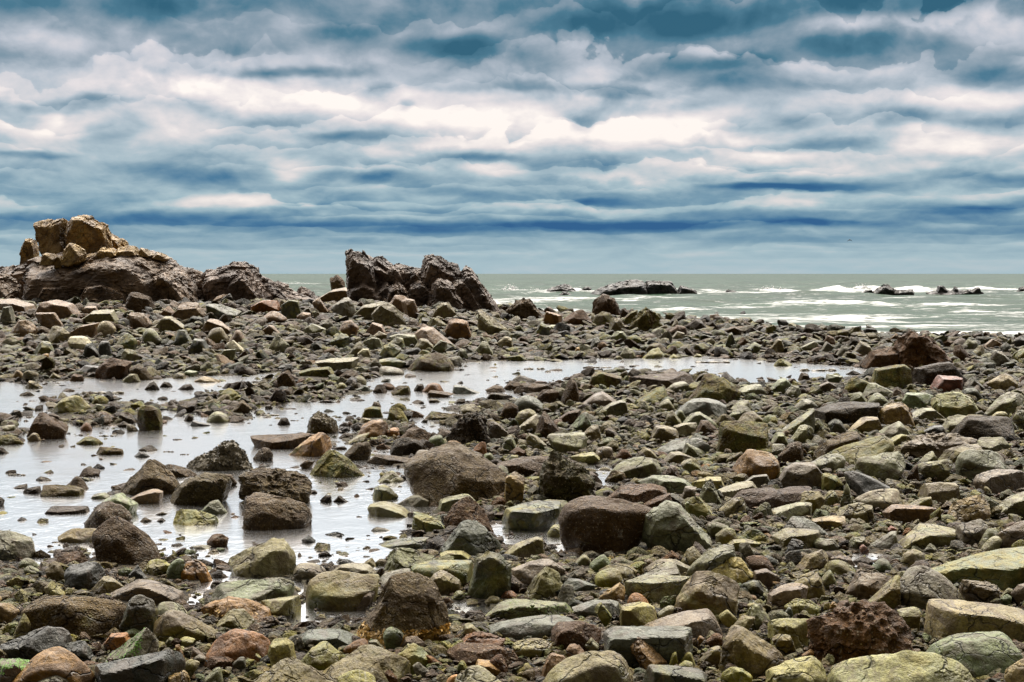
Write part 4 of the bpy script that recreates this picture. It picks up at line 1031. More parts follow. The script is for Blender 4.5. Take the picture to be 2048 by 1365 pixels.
b rb|brown pair-like hump in the pool channel|100,36 103,33 110,34 113,37 108,39 101,38
b bo|green-brown mossy mound in the pool channel|108,39 112,36 118,35 123,36 124,40 118,43 110,42
b bd|dark stone touching the back of the rusty orange pool boulder|126,38 128,34 134,34 135,37 128,40
a bd|dark pointed stone in the channel below the grey slab|158,49 162,46 167,46 168,49 162,50
s bo|little flat block in the channel in front of the brown slab|138,48 139,46 145,46 148,48 142,49
s bd|low dark stone at the channel's end|183,45 187,41 195,41 206,43 200,46 190,47
b br|-|183,38 190,35 198,36 200,40 188,41
b br|-|198,36 203,32 212,33 212,38 203,39
b og|-|63,37 66,33 70,33 74,36 70,38
a bl|-|80,38 86,35 91,37 92,40 84,40
b br|-|194,57 197,50 203,49 210,52 210,58 200,60
c gn|-|180,93 183,89 189,89 192,92 188,94
a ru|-|174,84 178,81 184,80 185,87 180,89
b gg|-|194,83 198,77 206,75 210,80 204,85
b rb|-|188,128 192,124 198,124 202,128 196,131
b dm|-|197,96 202,91 210,91 210,100 202,102
s gl|-|82,64 85,61 92,62 90,65
b bd|-|132,64 134,62 138,62 137,65
@B2
a br|dark brown spire on the near side of the far pool|38,46 42,36 46,31 50,30 53,38 54,45 48,47
s bo|brown block with a golden top beside the far pool|59,33 62,26 68,24 80,26 89,28 90,33 75,34 62,35
s pb|long dark purple-brown rock lining the far pool|93,30 95,28 110,26 125,26 138,24 145,27 147,32 140,35 120,32 105,33 94,33
b og|mossy lump lying against the long purple-brown rock|106,34 112,28 125,28 128,32 118,35
a bo|big brown wedge boulder with a bright sloping edge|138,44 145,34 150,27 157,26 165,28 175,34 182,42 180,46 168,48 150,46
s bl|dark slate-grey slab in front of the big brown wedge|127,53 135,47 150,45 165,48 173,52 172,59 155,57 140,55
s pu|purple-brown wedge behind a pale-topped slab|55,46 62,42 72,40 82,44 88,48 75,50 62,48
s gg|pale-topped green slab with a dark front below the purple-brown wedge|68,54 75,49 85,47 92,48 94,54 85,57 70,56
c bl|blue-grey dome with a brown side near the channel end|0,48 5,44 12,43 22,45 30,51 28,54 15,53 2,50
b oy|yellow-mossed boulder beside a pale slab|0,62 4,56 14,54 20,56 21,60 12,64 2,65
s gp|pale slab between the yellow-mossed boulder and a brown pyramid|4,67 10,63 22,58 24,63 20,69 8,70
a br|rough brown pyramid beside a pale slab on the stony flat|18,73 21,62 25,56 30,58 36,66 43,72 35,75 22,75
s gg|table-like rock with a pale flat top and dark underside|28,77 30,74 45,73 58,73 60,77 59,82 50,87 40,88 32,85
s gl|grooved slab beside the table-like rock|11,77 14,73 22,76 28,80 25,84 12,81
a gn|green-olive peaked rock beside the brown pyramid|45,66 52,61 57,57 62,58 66,66 58,70 48,69
a ol|dark olive rock below the green-olive peak|56,72 62,68 70,67 72,73 68,77 60,76
s gg|grey-green wedge with a long smooth slope|134,63 140,58 150,56 160,60 166,64 160,67 145,65
s gp|flat pale grey stone in front of the grey-green wedge|129,68 138,65 148,65 147,69 138,72 130,71
b br|brown low rock at the tip of the grey-green wedge|147,68 150,63 158,63 165,68 160,71 150,71
s gl|tilted slab with a bright top edge on the stony flat|110,72 112,68 120,67 133,70 134,74 125,77 114,76
b bl|long dark grey bar of rock|114,84 125,79 140,77 155,77 161,82 150,87 130,88 117,88
b gg|small hooked grey-green rock below the dark grey bar|135,86 138,81 145,83 155,86 150,90 138,88
b bo|tall barnacled block with a mossy side|163,84 164,70 168,64 175,64 190,65 205,66 205,74 195,78 185,82 175,88 165,87
c bl|round blue-grey stone with a curved crack against the barnacled block|183,80 187,76 194,75 199,80 197,86 188,87
s pg|cream-topped flat stone behind the dark green cleft boulder|46,91 55,89 66,88 70,91 65,97 52,96
c pu|round purplish rock between the table-like and pale humped rocks|67,88 72,84 80,85 81,92 74,94 68,92
b rb|round dark brown rock beside the purplish one|82,91 86,86 92,86 97,91 90,94
b ol|-|102,89 105,84 112,86 118,92 110,94 103,92
b gg|big smooth pale humped rock with a diagonal shade line|78,102 85,95 98,92 113,93 120,102 119,107 105,109 90,107
a bo|dark rock at the foot of the pale humped rock beside a puddle|74,109 80,103 90,105 92,109 82,113
s ol|flat olive rock with a bright nose behind small rubble|120,92 125,88 135,88 147,92 140,96 125,97
r hg|big dark cleft boulder, green on top and brown below, beside a puddle|22,112 25,98 31,90 42,92 55,100 66,107 67,120 60,125 40,126 25,126 22,120
s br|flat brown shelf rock with a white top edge behind the cleft boulder|-12,96 5,92 25,91 31,92 25,100 22,106 5,106 -8,102
s bu|broad brown dome-backed slab above the giant brown boulder|73,121 82,115 100,113 118,114 126,118 128,123 110,128 95,128 80,125
s rb|split-off brown plate touching the dome-backed slab|103,129 115,124 128,121 130,127 118,133 108,132
s gn|grey-green slab behind the brown dome-backed slab|100,110 110,107 130,108 142,111 148,116 138,120 125,116 105,113
a gg|dark blocky rock with a green face beside the grey-green slab|148,122 152,115 160,110 164,115 168,122 163,126 152,125
s pu|-|135,121 137,116 148,117 147,123 138,123
b oc|large brown boulder with an ochre stain on its face|174,100 178,92 185,86 195,86 212,92 215,104 195,106 180,104
b gl|knobbly grey-olive rock near the ochre-stained boulder|135,98 140,94 150,94 153,98 148,104 138,103
a pu|-|120,104 126,99 132,101 135,106 126,108
s gp|long pale stone below the ochre-stained boulder|165,117 180,113 195,112 200,116 185,120 170,122
s pb|dark purple bar of rock with a rough front|174,122 178,119 195,117 212,117 215,123 200,128 182,127
b gl|-|165,130 170,126 185,124 188,130 180,134 168,134
a og|spiky yellow-green ribbed rock|138,130 145,124 152,124 162,134 155,138 142,137
a rb|-|-2,87 5,84 12,87 8,90
s pg|-|142,112 155,108 168,108 170,112 155,114
s gr|-|183,111 190,107 205,106 208,111 190,113
s br|-|37,59 42,56 55,55 52,62 42,62
b ol|-|120,64 124,57 130,55 136,60 128,66
c gg|-|129,60 132,55 137,55 140,59 135,62
c gg|-|117,49 120,47 126,46 130,50 122,52
b ol|-|98,52 102,47 108,47 112,52 104,53
b gg|-|175,50 180,47 190,47 193,52 185,54
b gg|pale green-grey dome beside the dark slate-grey slab|171,57 176,53 184,51 192,54 196,58 185,60 173,60
b ol|-|178,62 185,57 195,56 205,62 195,66 182,65
s gp|-|123,36 128,33 140,32 145,35 135,37
b bo|-|95,45 105,41 113,37 122,36 128,46 115,46
s gg|-|180,37 190,34 200,34 203,38 192,41
b gg|-|68,80 75,76 82,77 84,80 75,83
b ol|-|74,82 79,79 85,80 86,84 78,86
s gg|-|20,130 30,126 45,127 48,131 35,134 22,134
b br|-|1,38 7,33 20,35 32,34 35,38 20,41 5,41
b br|-|18,44 22,39 32,38 38,41 36,46 25,47
@B3
r bw|big rusty-brown crag standing above the beach near the surf|102,5 108,-5 116,-9 128,-3 138,6 150,14 140,18 112,20 105,14
a bw|lower reddish shoulder block against the rusty-brown crag|75,17 80,8 90,6 100,4 107,10 108,18 95,21 78,19
s bo|square brown block below the rusty-brown crag|82,32 84,22 95,19 108,18 114,22 115,32 105,35 90,34
s bd|long dark block with a thin golden top edge under the crag|114,22 130,18 148,16 152,20 160,27 150,31 130,34 116,33
s rd|brick-red slab in front of the dark block|130,32 133,27 145,27 157,30 156,37 140,37 132,35
b bl|dark grey stone touching the brick-red slab|157,32 162,28 168,30 176,35 165,36
b tn|tan and yellow dome beside the brick-red slab|175,31 183,27 190,25 198,29 200,34 190,37 180,34
s gm|narrow leaning dark plank-like slab|9,70 25,60 37,53 37,58 25,68 15,72
s bd|large flat-topped dark slab jutting from the rubble|37,55 48,50 60,48 90,49 88,56 78,62 66,65 50,62 38,60
a gg|pale pointed stone under the flat-topped dark slab|33,66 35,61 42,63 48,66 45,70 38,72
a gg|squarish pale green block beside the leaning plank-like slab|17,74 22,68 30,67 36,70 37,76 30,79 20,76
b dm|dark round stone below the flat-topped dark slab|48,66 54,62 60,63 63,67 58,71 50,70
s tn|smooth tan slab sloping down beside the dark round stone|60,71 68,64 75,60 90,60 92,64 85,70 70,71
b gp|pale smooth double-humped rock beside the tan slab|85,70 95,66 105,64 113,68 117,72 105,75 92,75
c gg|pale green dome with an orange spot|78,47 82,42 88,41 96,45 99,49 88,50 80,49
s gg|long green-grey slab behind the orange-spotted dome|75,38 78,33 85,33 95,38 105,41 95,43 80,41
a tn|angular tan and black rock in the middle of rubble|88,55 95,51 108,49 115,54 118,60 112,66 95,62 88,60
s gn|green-grey rock beside the yellow lichened boulder|107,48 110,41 125,41 133,44 130,50 118,51 108,50
a ly|big cream boulder with yellow lichen patches|130,50 133,42 145,40 155,40 165,45 170,52 160,56 145,58 132,54
b gg|wave-shaped grey rock with a curling crest|170,55 178,48 190,43 200,41 205,42 196,50 190,57 175,58
c bl|dark grey cobbles piled behind the yellow lichened boulder|155,40 160,37 168,37 173,43 165,45 156,43
s bd|massive dark block with a white-flecked flat top|144,72 148,64 155,59 175,61 190,60 196,64 198,72 198,76 175,78 150,76
b gg|pale green dome half behind the white-flecked block|135,68 142,60 155,58 165,60 150,64 145,71
b gg|pale green rock at the frame edge behind the white-flecked block|195,62 200,55 212,54 212,70 200,70
s bk|flat black stone beside the white-flecked block|123,70 130,67 140,67 142,71 130,73
b bo|long brown barnacled ridge of rock|35,89 40,80 48,76 60,73 75,71 78,75 65,80 52,85 38,92
b oy|long boulder blotched ochre and green in front of the brown ridge|44,88 60,82 75,78 90,75 100,80 98,88 80,90 65,95 50,95
r pu|broken purple-grey rock mass between rounded boulders|102,87 110,77 125,73 145,74 163,77 160,82 140,88 120,91 105,90
s pg|small cream flat stone at the purple rock mass|95,78 103,74 112,75 110,79 100,80
b gg|rounded square green-grey boulder with a vertical crack|70,97 72,93 85,91 100,90 106,88 110,93 110,102 106,108 92,109 75,104 70,101
b gg|rounded two-tone boulder, pale green with a brown base|119,101 122,97 135,96 143,94 147,97 145,103 132,108 122,107
b br|-|110,107 115,101 120,98 121,106 118,109
b gs|large rounded grey boulder with pale veins|150,100 152,92 158,87 170,86 185,88 191,92 192,98 180,101 165,103 155,108 150,104
b gg|lumpy grey-green rock behind the veined grey boulder|161,83 166,77 180,76 190,76 195,84 185,86 172,85
a ol|dark olive wedge behind the veined grey boulder|135,92 140,87 155,83 170,82 165,86 152,92 142,95
b gg|-|119,93 126,89 133,88 137,92 126,95
s pv|mauve-topped rock with a mossy black front|162,112 165,107 175,103 192,102 205,104 207,112 190,115 175,118 164,117
a br|rough brown pyramid among pale flat stones|8,88 15,82 22,80 28,82 29,90 22,94 12,93
s pu|broad mauve-grey slab with a reddish foot|2,112 10,100 20,96 40,97 46,102 40,108 25,113 8,115
b gr|grey rock behind the broad mauve-grey slab|25,97 40,90 55,89 62,93 60,102 48,101 35,98
s bk|dark grey triangular slab tilted in front of the cracked square boulder|61,105 65,103 75,105 90,110 103,116 95,119 75,119 64,115
a dm|dark green block at the corner of the triangular slab|43,113 43,105 50,105 58,108 62,112 55,117 46,117
s pb|long purplish bar-like rock with a flat top|-10,122 0,117 20,116 34,116 33,120 20,122 18,128 0,130
c lg|smooth whitish boulder shaped like a loaf|70,122 78,119 95,118 105,118 108,126 105,130 90,129 78,126
b ol|olive-brown rock with a yellow mossy foot|18,127 25,120 40,120 46,126 45,132 30,131
s gl|square-cut grey-olive sandstone block|120,123 122,114 135,112 152,113 154,118 148,123 130,125
a tn|creased tan boulder with a grey end|140,136 145,128 158,124 172,123 176,128 174,140 150,140
s gg|grey-green slab running out of the frame below the creased tan boulder|176,133 185,126 205,120 215,120 215,130 190,134 178,136
s gp|pale smooth slab beside the olive mossy-footed rock|0,134 15,129 30,128 36,130 35,137 15,137
s pk|flat tan-pink stone with a rusty corner|90,136 98,130 120,131 134,133 132,138 110,140 92,140
a gl|-|50,136 58,130 70,129 84,131 85,138 60,140
a ol|-|43,124 48,119 54,120 58,125 50,127
a gg|-|58,122 62,113 66,118 68,123 62,127
b gy|-|4,105 10,100 20,100 18,104
b bo|-|60,37 64,31 72,28 82,31 78,36 68,38
s gn|-|0,37 8,31 16,29 20,32 12,36 2,39
b gg|-|14,38 18,35 26,36 28,40 20,42
s pu|-|40,34 48,32 54,34 50,37 42,37
b og|mossy green mound poking out of the far pool's end|4,19 8,14 14,14 20,18 12,20
s gn|-|45,29 46,26 55,27 60,28 58,31 48,31
b br|-|24,30 26,25 32,26 34,30 28,31
b gg|-|64,46 68,41 76,41 80,46 72,48
b rb|reddish round rock on the beach crest beside the crag|148,9 150,3 156,2 161,8 158,12 150,13
b gr|-|176,14 180,7 188,8 194,13 186,17
b gg|-|196,8 200,6 210,6 210,14 200,14
s gg|-|113,57 122,53 133,53 140,57 128,60 116,60
s pg|-|175,60 180,57 190,56 194,59 186,61
b gg|-|0,80 5,73 14,73 17,78 8,81
s gg|-|-2,88 2,82 14,82 16,85 6,89
a gr|-|20,50 26,46 34,46 40,50 30,52
b ol|-|110,129 118,125 130,124 132,129 120,131
@C0
a br|brown pyramid-shaped block at the foot of the yellow-topped outcrop|98,77 103,67 108,66 122,70 124,78 110,80
s pk|broad pinkish slab lying below the outcrop's ledge|28,82 33,74 45,72 60,75 65,82 50,84 38,86
s pk|tan tilted slab just below the broad pinkish one|29,82 45,82 53,92 45,93 35,88
s pk|wide pinkish slab at the frame edge under the outcrop|-6,72 10,71 28,76 30,82 15,82 -6,80
s gl|pale-edged grey slab on the bank below the outcrop|66,85 75,80 92,80 95,85 85,90 72,90
a pk|pink-brown block with an orange face on the bank|100,87 105,82 118,83 122,88 115,93 103,92
a pk|large tan block beside a dark hollow on the bank|137,82 145,75 160,74 165,80 160,86 145,85
s gl|grooved tan slab below the large tan block|125,91 132,85 138,85 150,92 140,96 128,94
c lg|smooth pale grey boulder standing on the bank|78,97 81,90 87,89 93,95 90,100 80,100
s wt|bright white-topped slab on the bank|55,107 57,101 72,101 76,105 65,109 56,109
b dm|dark green rounded rock beside the white-topped slab's slope|95,108 97,101 102,99 110,105 108,111 98,111
c ol|olive egg-shaped rock on the bank|165,101 168,96 178,94 183,100 178,104 168,104
c gg|rounded grey-green rock on the bank between two dark green ones|114,101 118,95 125,95 130,101 125,106 116,105
a pk|brown faceted rock beside flat bank stones|9,97 16,89 25,88 30,92 25,98 12,99
a gl|-|36,103 42,93 50,93 58,98 52,104 40,104
s pk|-|55,97 65,92 80,90 78,97 68,100
b gl|grey-topped rock low on the bank|97,115 100,111 108,112 113,117 105,119 97,118
a dm|-|27,111 33,105 42,107 45,112 35,114
a bk|-|65,113 68,107 75,107 80,113 70,116
b bk|dark brown upright rock below the white-topped slab|77,112 80,105 88,105 90,113 82,115
a dm|-|138,104 142,96 150,96 155,103 145,106
c ye|small bright ochre stone on the bank|32,118 34,115 39,115 39,119 34,120
s pk|-|162,92 168,87 180,90 190,96 180,98 168,96
c pk|-|184,102 188,96 194,97 197,102 190,105
b dm|-|165,86 166,75 180,76 193,80 190,84 175,85
s pk|-|62,80 68,77 78,77 80,80 68,81
s dm|-|150,110 155,103 165,104 168,110 160,113
s gg|-|172,117 178,112 190,111 188,117 178,119
s lg|thin pale shard lying on the bank|181,105 184,104 197,112 195,113
b pk|-|128,81 135,77 140,80 135,84
s gr|-|0,88 3,78 10,77 12,85 5,90
@C1
a rb|square brown block leaning at the jagged outcrop's end|59,30 66,28 71,33 72,40 61,41
s pk|broad pinkish slab at the foot of the jagged outcrop|50,45 60,40 72,38 80,40 88,48 70,48 52,48
s pk|-|45,50 52,46 58,54 52,58 48,58
a gr|tall grey wedge below the broad pinkish slab|60,52 70,46 74,46 83,60 70,60
b gl|grey-brown boulder with a pale flat top below the jagged outcrop|78,58 85,52 105,49 110,55 100,62 85,62
a gl|large olive-grey peaked boulder below the jagged outcrop|92,60 98,53 106,50 115,55 120,64 105,68 95,66
b pk|pinkish rounded rock against the jagged outcrop's foot|105,50 110,44 118,45 122,48 120,56
s pk|square pink-tan block beside the large peaked boulder|116,50 120,47 128,48 131,56 125,61 118,56
a gl|-|140,60 145,51 155,50 160,56 150,62
u dm|dark square block beside an orange slab on the bank|20,52 28,48 35,49 37,58 28,61 20,57
s ru|orange slab at the foot of the rounded outcrop|-4,53 5,49 18,48 20,53 8,56 -4,57
c pk|pale pinkish dome on the bank below the orange slab|4,61 10,57 18,57 25,61 18,64 8,64
a gg|grey-green wedge with a smooth face low on the bank|9,84 13,78 17,76 28,83 25,87 12,88
a tb|warm brown blocky boulder with a black underside on the bank|150,70 153,64 160,63 170,65 172,72 165,77 155,75
a gl|dark triangular wedge near the outcrop's seaward end|177,68 178,57 182,57 192,65 203,71 190,74 178,72
b gl|olive rounded block low on the bank beside the big mossy dome|126,85 131,79 138,79 142,82 136,87 128,87
a dm|dark green angled rock in the middle of the bank|58,80 66,75 74,76 76,81 66,84
s gp|long flat slab with a shining pale top on the bank|107,77 115,75 130,76 133,80 120,83 108,80
b dm|-|104,82 110,78 118,79 120,85 108,86
s pk|reddish slab leaning beside the warm brown boulder|125,73 132,69 140,69 150,75 160,82 150,84 130,76
s pk|small tan slab stepping down below the peaked boulder|88,70 92,66 102,68 104,71 95,74
b pk|-|65,72 68,66 75,64 82,70 80,76 70,76
s gg|-|38,70 45,67 56,70 52,74 42,74
b gr|-|50,66 54,63 60,64 64,70 55,71
s pk|-|4,71 10,68 16,69 20,72 10,75
b pk|-|32,60 36,58 44,59 45,62 38,63
s gg|-|86,80 92,78 100,79 102,84 92,85
s gg|-|176,85 180,81 186,82 190,88 184,92
a gl|-|193,80 198,77 205,79 206,84 196,84
s wt|small flat white-topped slab on the lower bank|81,89 84,87 91,87 92,90 86,92
b gg|-|160,92 163,87 168,88 170,93 165,95
s gl|-|94,75 98,73 105,75 102,78 96,78
s gg|-|141,84 146,80 153,82 152,87 144,88
@C2
r bu|tall rounded brown crag at the sea's edge|65,35 66,25 70,21 75,20 82,23 87,30 87,36 75,37 66,37
b br|-|86,36 88,31 92,31 95,34 92,37
b bo|dark mossy mound at the foot of the rounded brown crag|64,41 66,36 72,33 80,35 84,40 70,43
r bo|ribbed brown boulder like a clenched fist near the sea|92,44 98,36 103,32 106,30 112,33 117,35 120,42 112,47 98,46
a bo|dark slanted rock between the crag and the ribbed boulder|88,40 95,34 101,32 102,37 95,42 89,42
a bd|dark pointed rock at the sea's edge beside the ribbed boulder|124,42 130,36 138,33 140,40 133,43
r bg|lumpy grey rocks heaped at the jagged outcrop's seaward end|-4,30 3,24 8,23 13,24 18,26 24,34 20,37 5,38
s oc|block with a golden top and black face by the sea|24,38 26,33 35,35 40,37 39,43 30,43
a rb|brown low crag beside the golden-topped block|41,38 50,33 57,32 64,38 58,42 45,41
a gl|pale grey wedge in front of the dark mossy mound|77,45 80,38 87,39 91,44 85,47
a bd|dark rock at the surf's edge beyond the ribbed boulder|138,43 145,39 153,41 157,45 148,47
b bd|-|155,42 160,40 165,44 158,46
a gl|small pale peaked rock in front of the dark pointed one|127,44 131,39 136,44
s rb|-|125,47 130,44 140,46 141,50 130,50
b gg|-|77,53 82,49 90,49 93,53 84,55
s gg|-|20,47 28,44 38,44 36,48 25,48
s dm|-|18,48 22,42 32,46 33,50 24,50
c ye|tiny orange cobble at the far pool's edge|50,64 51,62 54,62 55,65
s gl|-|128,52 132,49 138,50 135,53
a bl|-|62,60 65,55 70,54 72,58 66,61
a dm|-|170,58 173,51 176,50 180,57 175,60
s rb|-|95,56 98,53 104,53 105,56
b bo|-|105,65 110,59 120,58 126,63 115,65
b gg|-|86,67 90,62 97,64 100,69 92,71
b og|-|103,70 110,64 118,62 122,67 112,71
b og|-|125,70 128,67 134,69 136,71
b og|-|143,70 147,67 152,68 153,70
a rb|-|180,57 185,54 190,57 186,59
b gg|-|186,62 192,58 200,61 198,64 190,64
s br|-|170,47 178,45 184,47 182,50
@C3
a bd|dark rock, biggest of the row standing in the shallow sea|27,48 30,44 33,43 40,44 44,47 35,48.5
b bd|round dark rock beside the biggest one in the shallow sea|20,48.5 23,44.5 26,46 26,48.5
s bd|-|9,45.5 15,44.5 20,45.5 15,46.5
a bo|-|-2,46 4,44 7,46 6,48 -2,48.5
a bd|-|44,46.5 47,44.5 50,46.5
b rb|reddish rock at the beach crest near the sea|43,57 47,52 53,54 55,59 47,59
b bd|-|63,58 65,54 72,55 70,59 65,60
s gg|-|25,61 35,57 40,59 38,62
s gr|-|42,62 46,57 54,61 50,63
b ol|rounded olive rock on the beach crest by the crag|66,64 73,57 82,60 84,65 75,66 68,66
b gg|green-grey rock on the beach crest against the surf|155,59 160,55 168,57 165,61 158,61
b ol|-|162,65 168,60 173,61 175,66 165,67
b bk|black rock at the frame edge against the surf|194,58 200,53 212,52 212,58 198,59
b og|-|197,66 200,63 212,63 212,72 200,70
s pk|-|172,58 178,55 188,58 185,60 176,60
b gg|-|100,62 105,58 112,60 110,64
b gr|-|54,65 58,60 64,63 62,67
a rb|-|139,57 143,55 150,57 146,59
b bl|-|186,60 190,58 196,60 192,63
a gl|-|2,60 6,55 11,56 14,62 8,65
@S0
'''
rocks = []
ox = oy = 0
for ln in DATA.strip().splitlines():
    ln = ln.strip()
    if not ln: continue
    if ln[0] == '@':
        ox, oy = ORIG.get(ln[1:], (0, 0)); continue
    head, label, pts = ln.split('|')
    st, cc = head.split()
    pp = [tuple(float(v) for v in p.split(',')) for p in pts.split()]
    pp = [(ox + a * 2.5, oy + b * 2.5) for a, b in pp]
    rocks.append(dict(st=st, c=cc, label=label, pp=pp))
base_px = np.array([sum(p[0] for p in r['pp']) / len(r['pp']) for r in rocks])
base_py = np.array([max(p[1] for p in r['pp']) for r in rocks])
for r in rocks:
    P = hull2d(r['pp'])
    r['area'] = abs(sum(P[i][0] * P[(i + 1) % len(P)][1] - P[(i + 1) % len(P)][0] * P[i][1] for i in range(len(P)))) / 2
    # only the share inside the picture counts
    xs = [min(max(p[0], 0), 2048) for p in r['pp']]; ys = [min(p[1], 1365) for p in r['pp']]
    r['w'] = max(xs) - min(xs)
    r['vis'] = r['area'] * ((max(xs) - min(xs)) * (max(ys) - min(ys))) / max(1, (max(p[0] for p in r['pp']) - min(p[0] for p in r['pp'])) * (max(p[1] for p in r['pp']) - min(p[1] for p in r['pp'])))
dist = hit_ground(base_px, np.minimum(base_py, 1500))
order = sorted(range(len(rocks)), key=lambda i: -rocks[i]['vis'])
N_THINGS = 900
things = set(order[:N_THINGS])
# stones without a label of their own are told by their look and the stone they lie next to
LOOKS = {'br': 'rough brown', 'bo': 'mossy brown', 'bd': 'dark', 'bg': 'brown-grey', 'bk': 'black', 'bu': 'red-brown', 'dm': 'dark greenish', 'gg': 'grey-green', 'gl': 'grey-olive', 'gm': 'moss-streaked grey',
 'gn': 'green', 'gp': 'pale grey', 'gr': 'grey', 'gy': 'yellow-patched grey', 'lg': 'whitish', 'oc': 'ochre', 'og': 'yellow-green', 'ol': 'olive', 'or': 'orange', 'oy': 'yellow-mossed', 'pb': 'purple-brown', 'pg': 'cream-green',
 'pk': 'pinkish tan', 'pu': 'mauve-grey', 'pv': 'pale mauve', 'rb': 'rusty brown', 'rd': 'dusky red', 'ru': 'orange-brown', 'tb': 'tan-brown', 'tn': 'tan', 'wt': 'white-topped', 'ye': 'bright ochre', 'bl': 'slate-grey'}
NOUN = {'a': 'angular rock', 's': 'flat stone', 'b': 'rounded rock', 'c': 'cobble', 'r': 'rugged rock', 'u': 'squared block'}
import re
CUT = re.compile(r"\s(with|beside|behind|on|in|at|below|above|under|beneath|next|lying|touching|of|by|against|and|between|cut|standing|leaning|joined|from|dipping|along|just|right|propped|among|near|sitting|running|before|wedged|poking|rising|ending|like|is|half|tilted in|sloping|alone|split|blotched|edged|covered|pitted|dotted|barely|jutting|running|leaning|stepping|awash|afloat|propped|piled|fringed|shaped like|told|perched|crowned|left)\b")
def short(l):
    l = l.split(',')[0]
    m_ = CUT.search(l)
    return l[:m_.start()] if m_ else l
shorts = {}
for r in rocks:
    if r['label'] != '-': shorts.setdefault(short(r['label']), []).append(r)
def mid(r):
    return (sum(p[0] for p in r['pp']) / len(r['pp']), max(p[1] for p in r['pp']))
taken = set(r['label'] for r in rocks)
for r in sorted(rocks, key=lambda r: -r['vis']):
    if r['label'] != '-': continue
    mx, my = mid(r)
    cand = []
    for s_, lst in shorts.items():
        if len(s_.split()) < 2 or len(s_.split()) > 7: continue
        if len(lst) > 1: continue
        q = lst[0]; qx, qy = mid(q)
        wq = q['w'] / 2
        d_ = max(0, abs(qx - mx) - wq) + 2.2 * abs(qy - my)
        cand.append((d_ - .05 * min(q['w'], 200), s_, qx, qy, wq))
    cand.sort(key=lambda t: t[0])
    for d_, s_, qx, qy, wq in cand[:12]:
        if abs(mx - qx) < wq * .8: rel = 'in front of' if my > qy else 'behind'
        elif my - qy > 14: rel = 'in front and to one side of'
        elif qy - my > 14: rel = 'behind and to one side of'
        else: rel = 'beside'
        l = ('small ' if r['w'] < 60 else '') + LOOKS.get(r['c'], 'grey') + ' ' + NOUN[r['st']] + ' ' + rel + ' the ' + s_
        if l not in taken and len(l.split()) <= 16:
            taken.add(l); r['label'] = l; break

stuff_V, stuff_F, stuff_C = [], [], []
n_stuff = 0
def add_stuff(V, Fc, c):
    global n_stuff
    stuff_V.append(V.astype(np.float32)); stuff_F.append(Fc + n_stuff); stuff_C.append(np.tile(np.array(c, np.float32), (len(V), 1)))
    n_stuff += len(V)
foot = []      # x, y, rx, ry of every laid stone
made = {}
for i, r in enumerate(rocks):
    rng = random.Random(1000 + i)
    Y = float(dist[i])
    wpx = max(p[0] for p in r['pp']) - min(p[0] for p in r['pp'])
    hpx = max(p[1] for p in r['pp']) - min(p[1] for p in r['pp'])
    wm = wpx * Y / F; hm = hpx * Y / F
    sty = r['st']
    df = STYLE[sty][3]
    dep = df * max(min(wm, 2.6 * hm + 0.25 * wm), 0.35 * wm)
    Yc = Y + 0.36 * dep
    poly = [tuple(float(v) for v in at_dist(px, py, Yc)) for px, py in r['pp']]
    lv = 5 if wpx > 60 else 4
    thing = i in things
    V, (cx, cz), dep = stone(poly, sty, rng, lv, dep, sink=0.12 * hm + min(.02, .25 * hm) + float(look(drop, np.array([0.5 * (poly[0][0] + poly[len(poly) // 2][0])]), np.array([Yc]))[0]) * min(1.0, hm / .12))
    pc = PAL[r['c']]
    j = rng.uniform(.88, 1.14)
    c4 = tuple(min(1, v * j * rng.uniform(.95, 1.05)) for v in pc[:3]) + (max(0, min(1, pc[3] * rng.uniform(.7, 1.3))),)
    foot.append((cx, Yc, wm / 2, dep / 2))
    if thing:
        nm, cat, grp = KIND[sty]
        o = add_mesh(nm, V, ICO[lv][1], M_BARN if r['c'] in BARN else (M_SLAB if sty in 'su' else M_ROCK))
        if sty in 'asurb': o.data.set_sharp_from_angle(angle=R(26 if sty != 'b' else 34))
        o.location = (cx, Yc, cz)
        o.color = c4
        tag(o, r['label'], cat, grp, 'thing')
        made[i] = o
        r['ob'] = o; r['rng'] = rng
    else:
        add_stuff(V + np.array([cx, Yc, cz]), ICO[lv][1], c4)

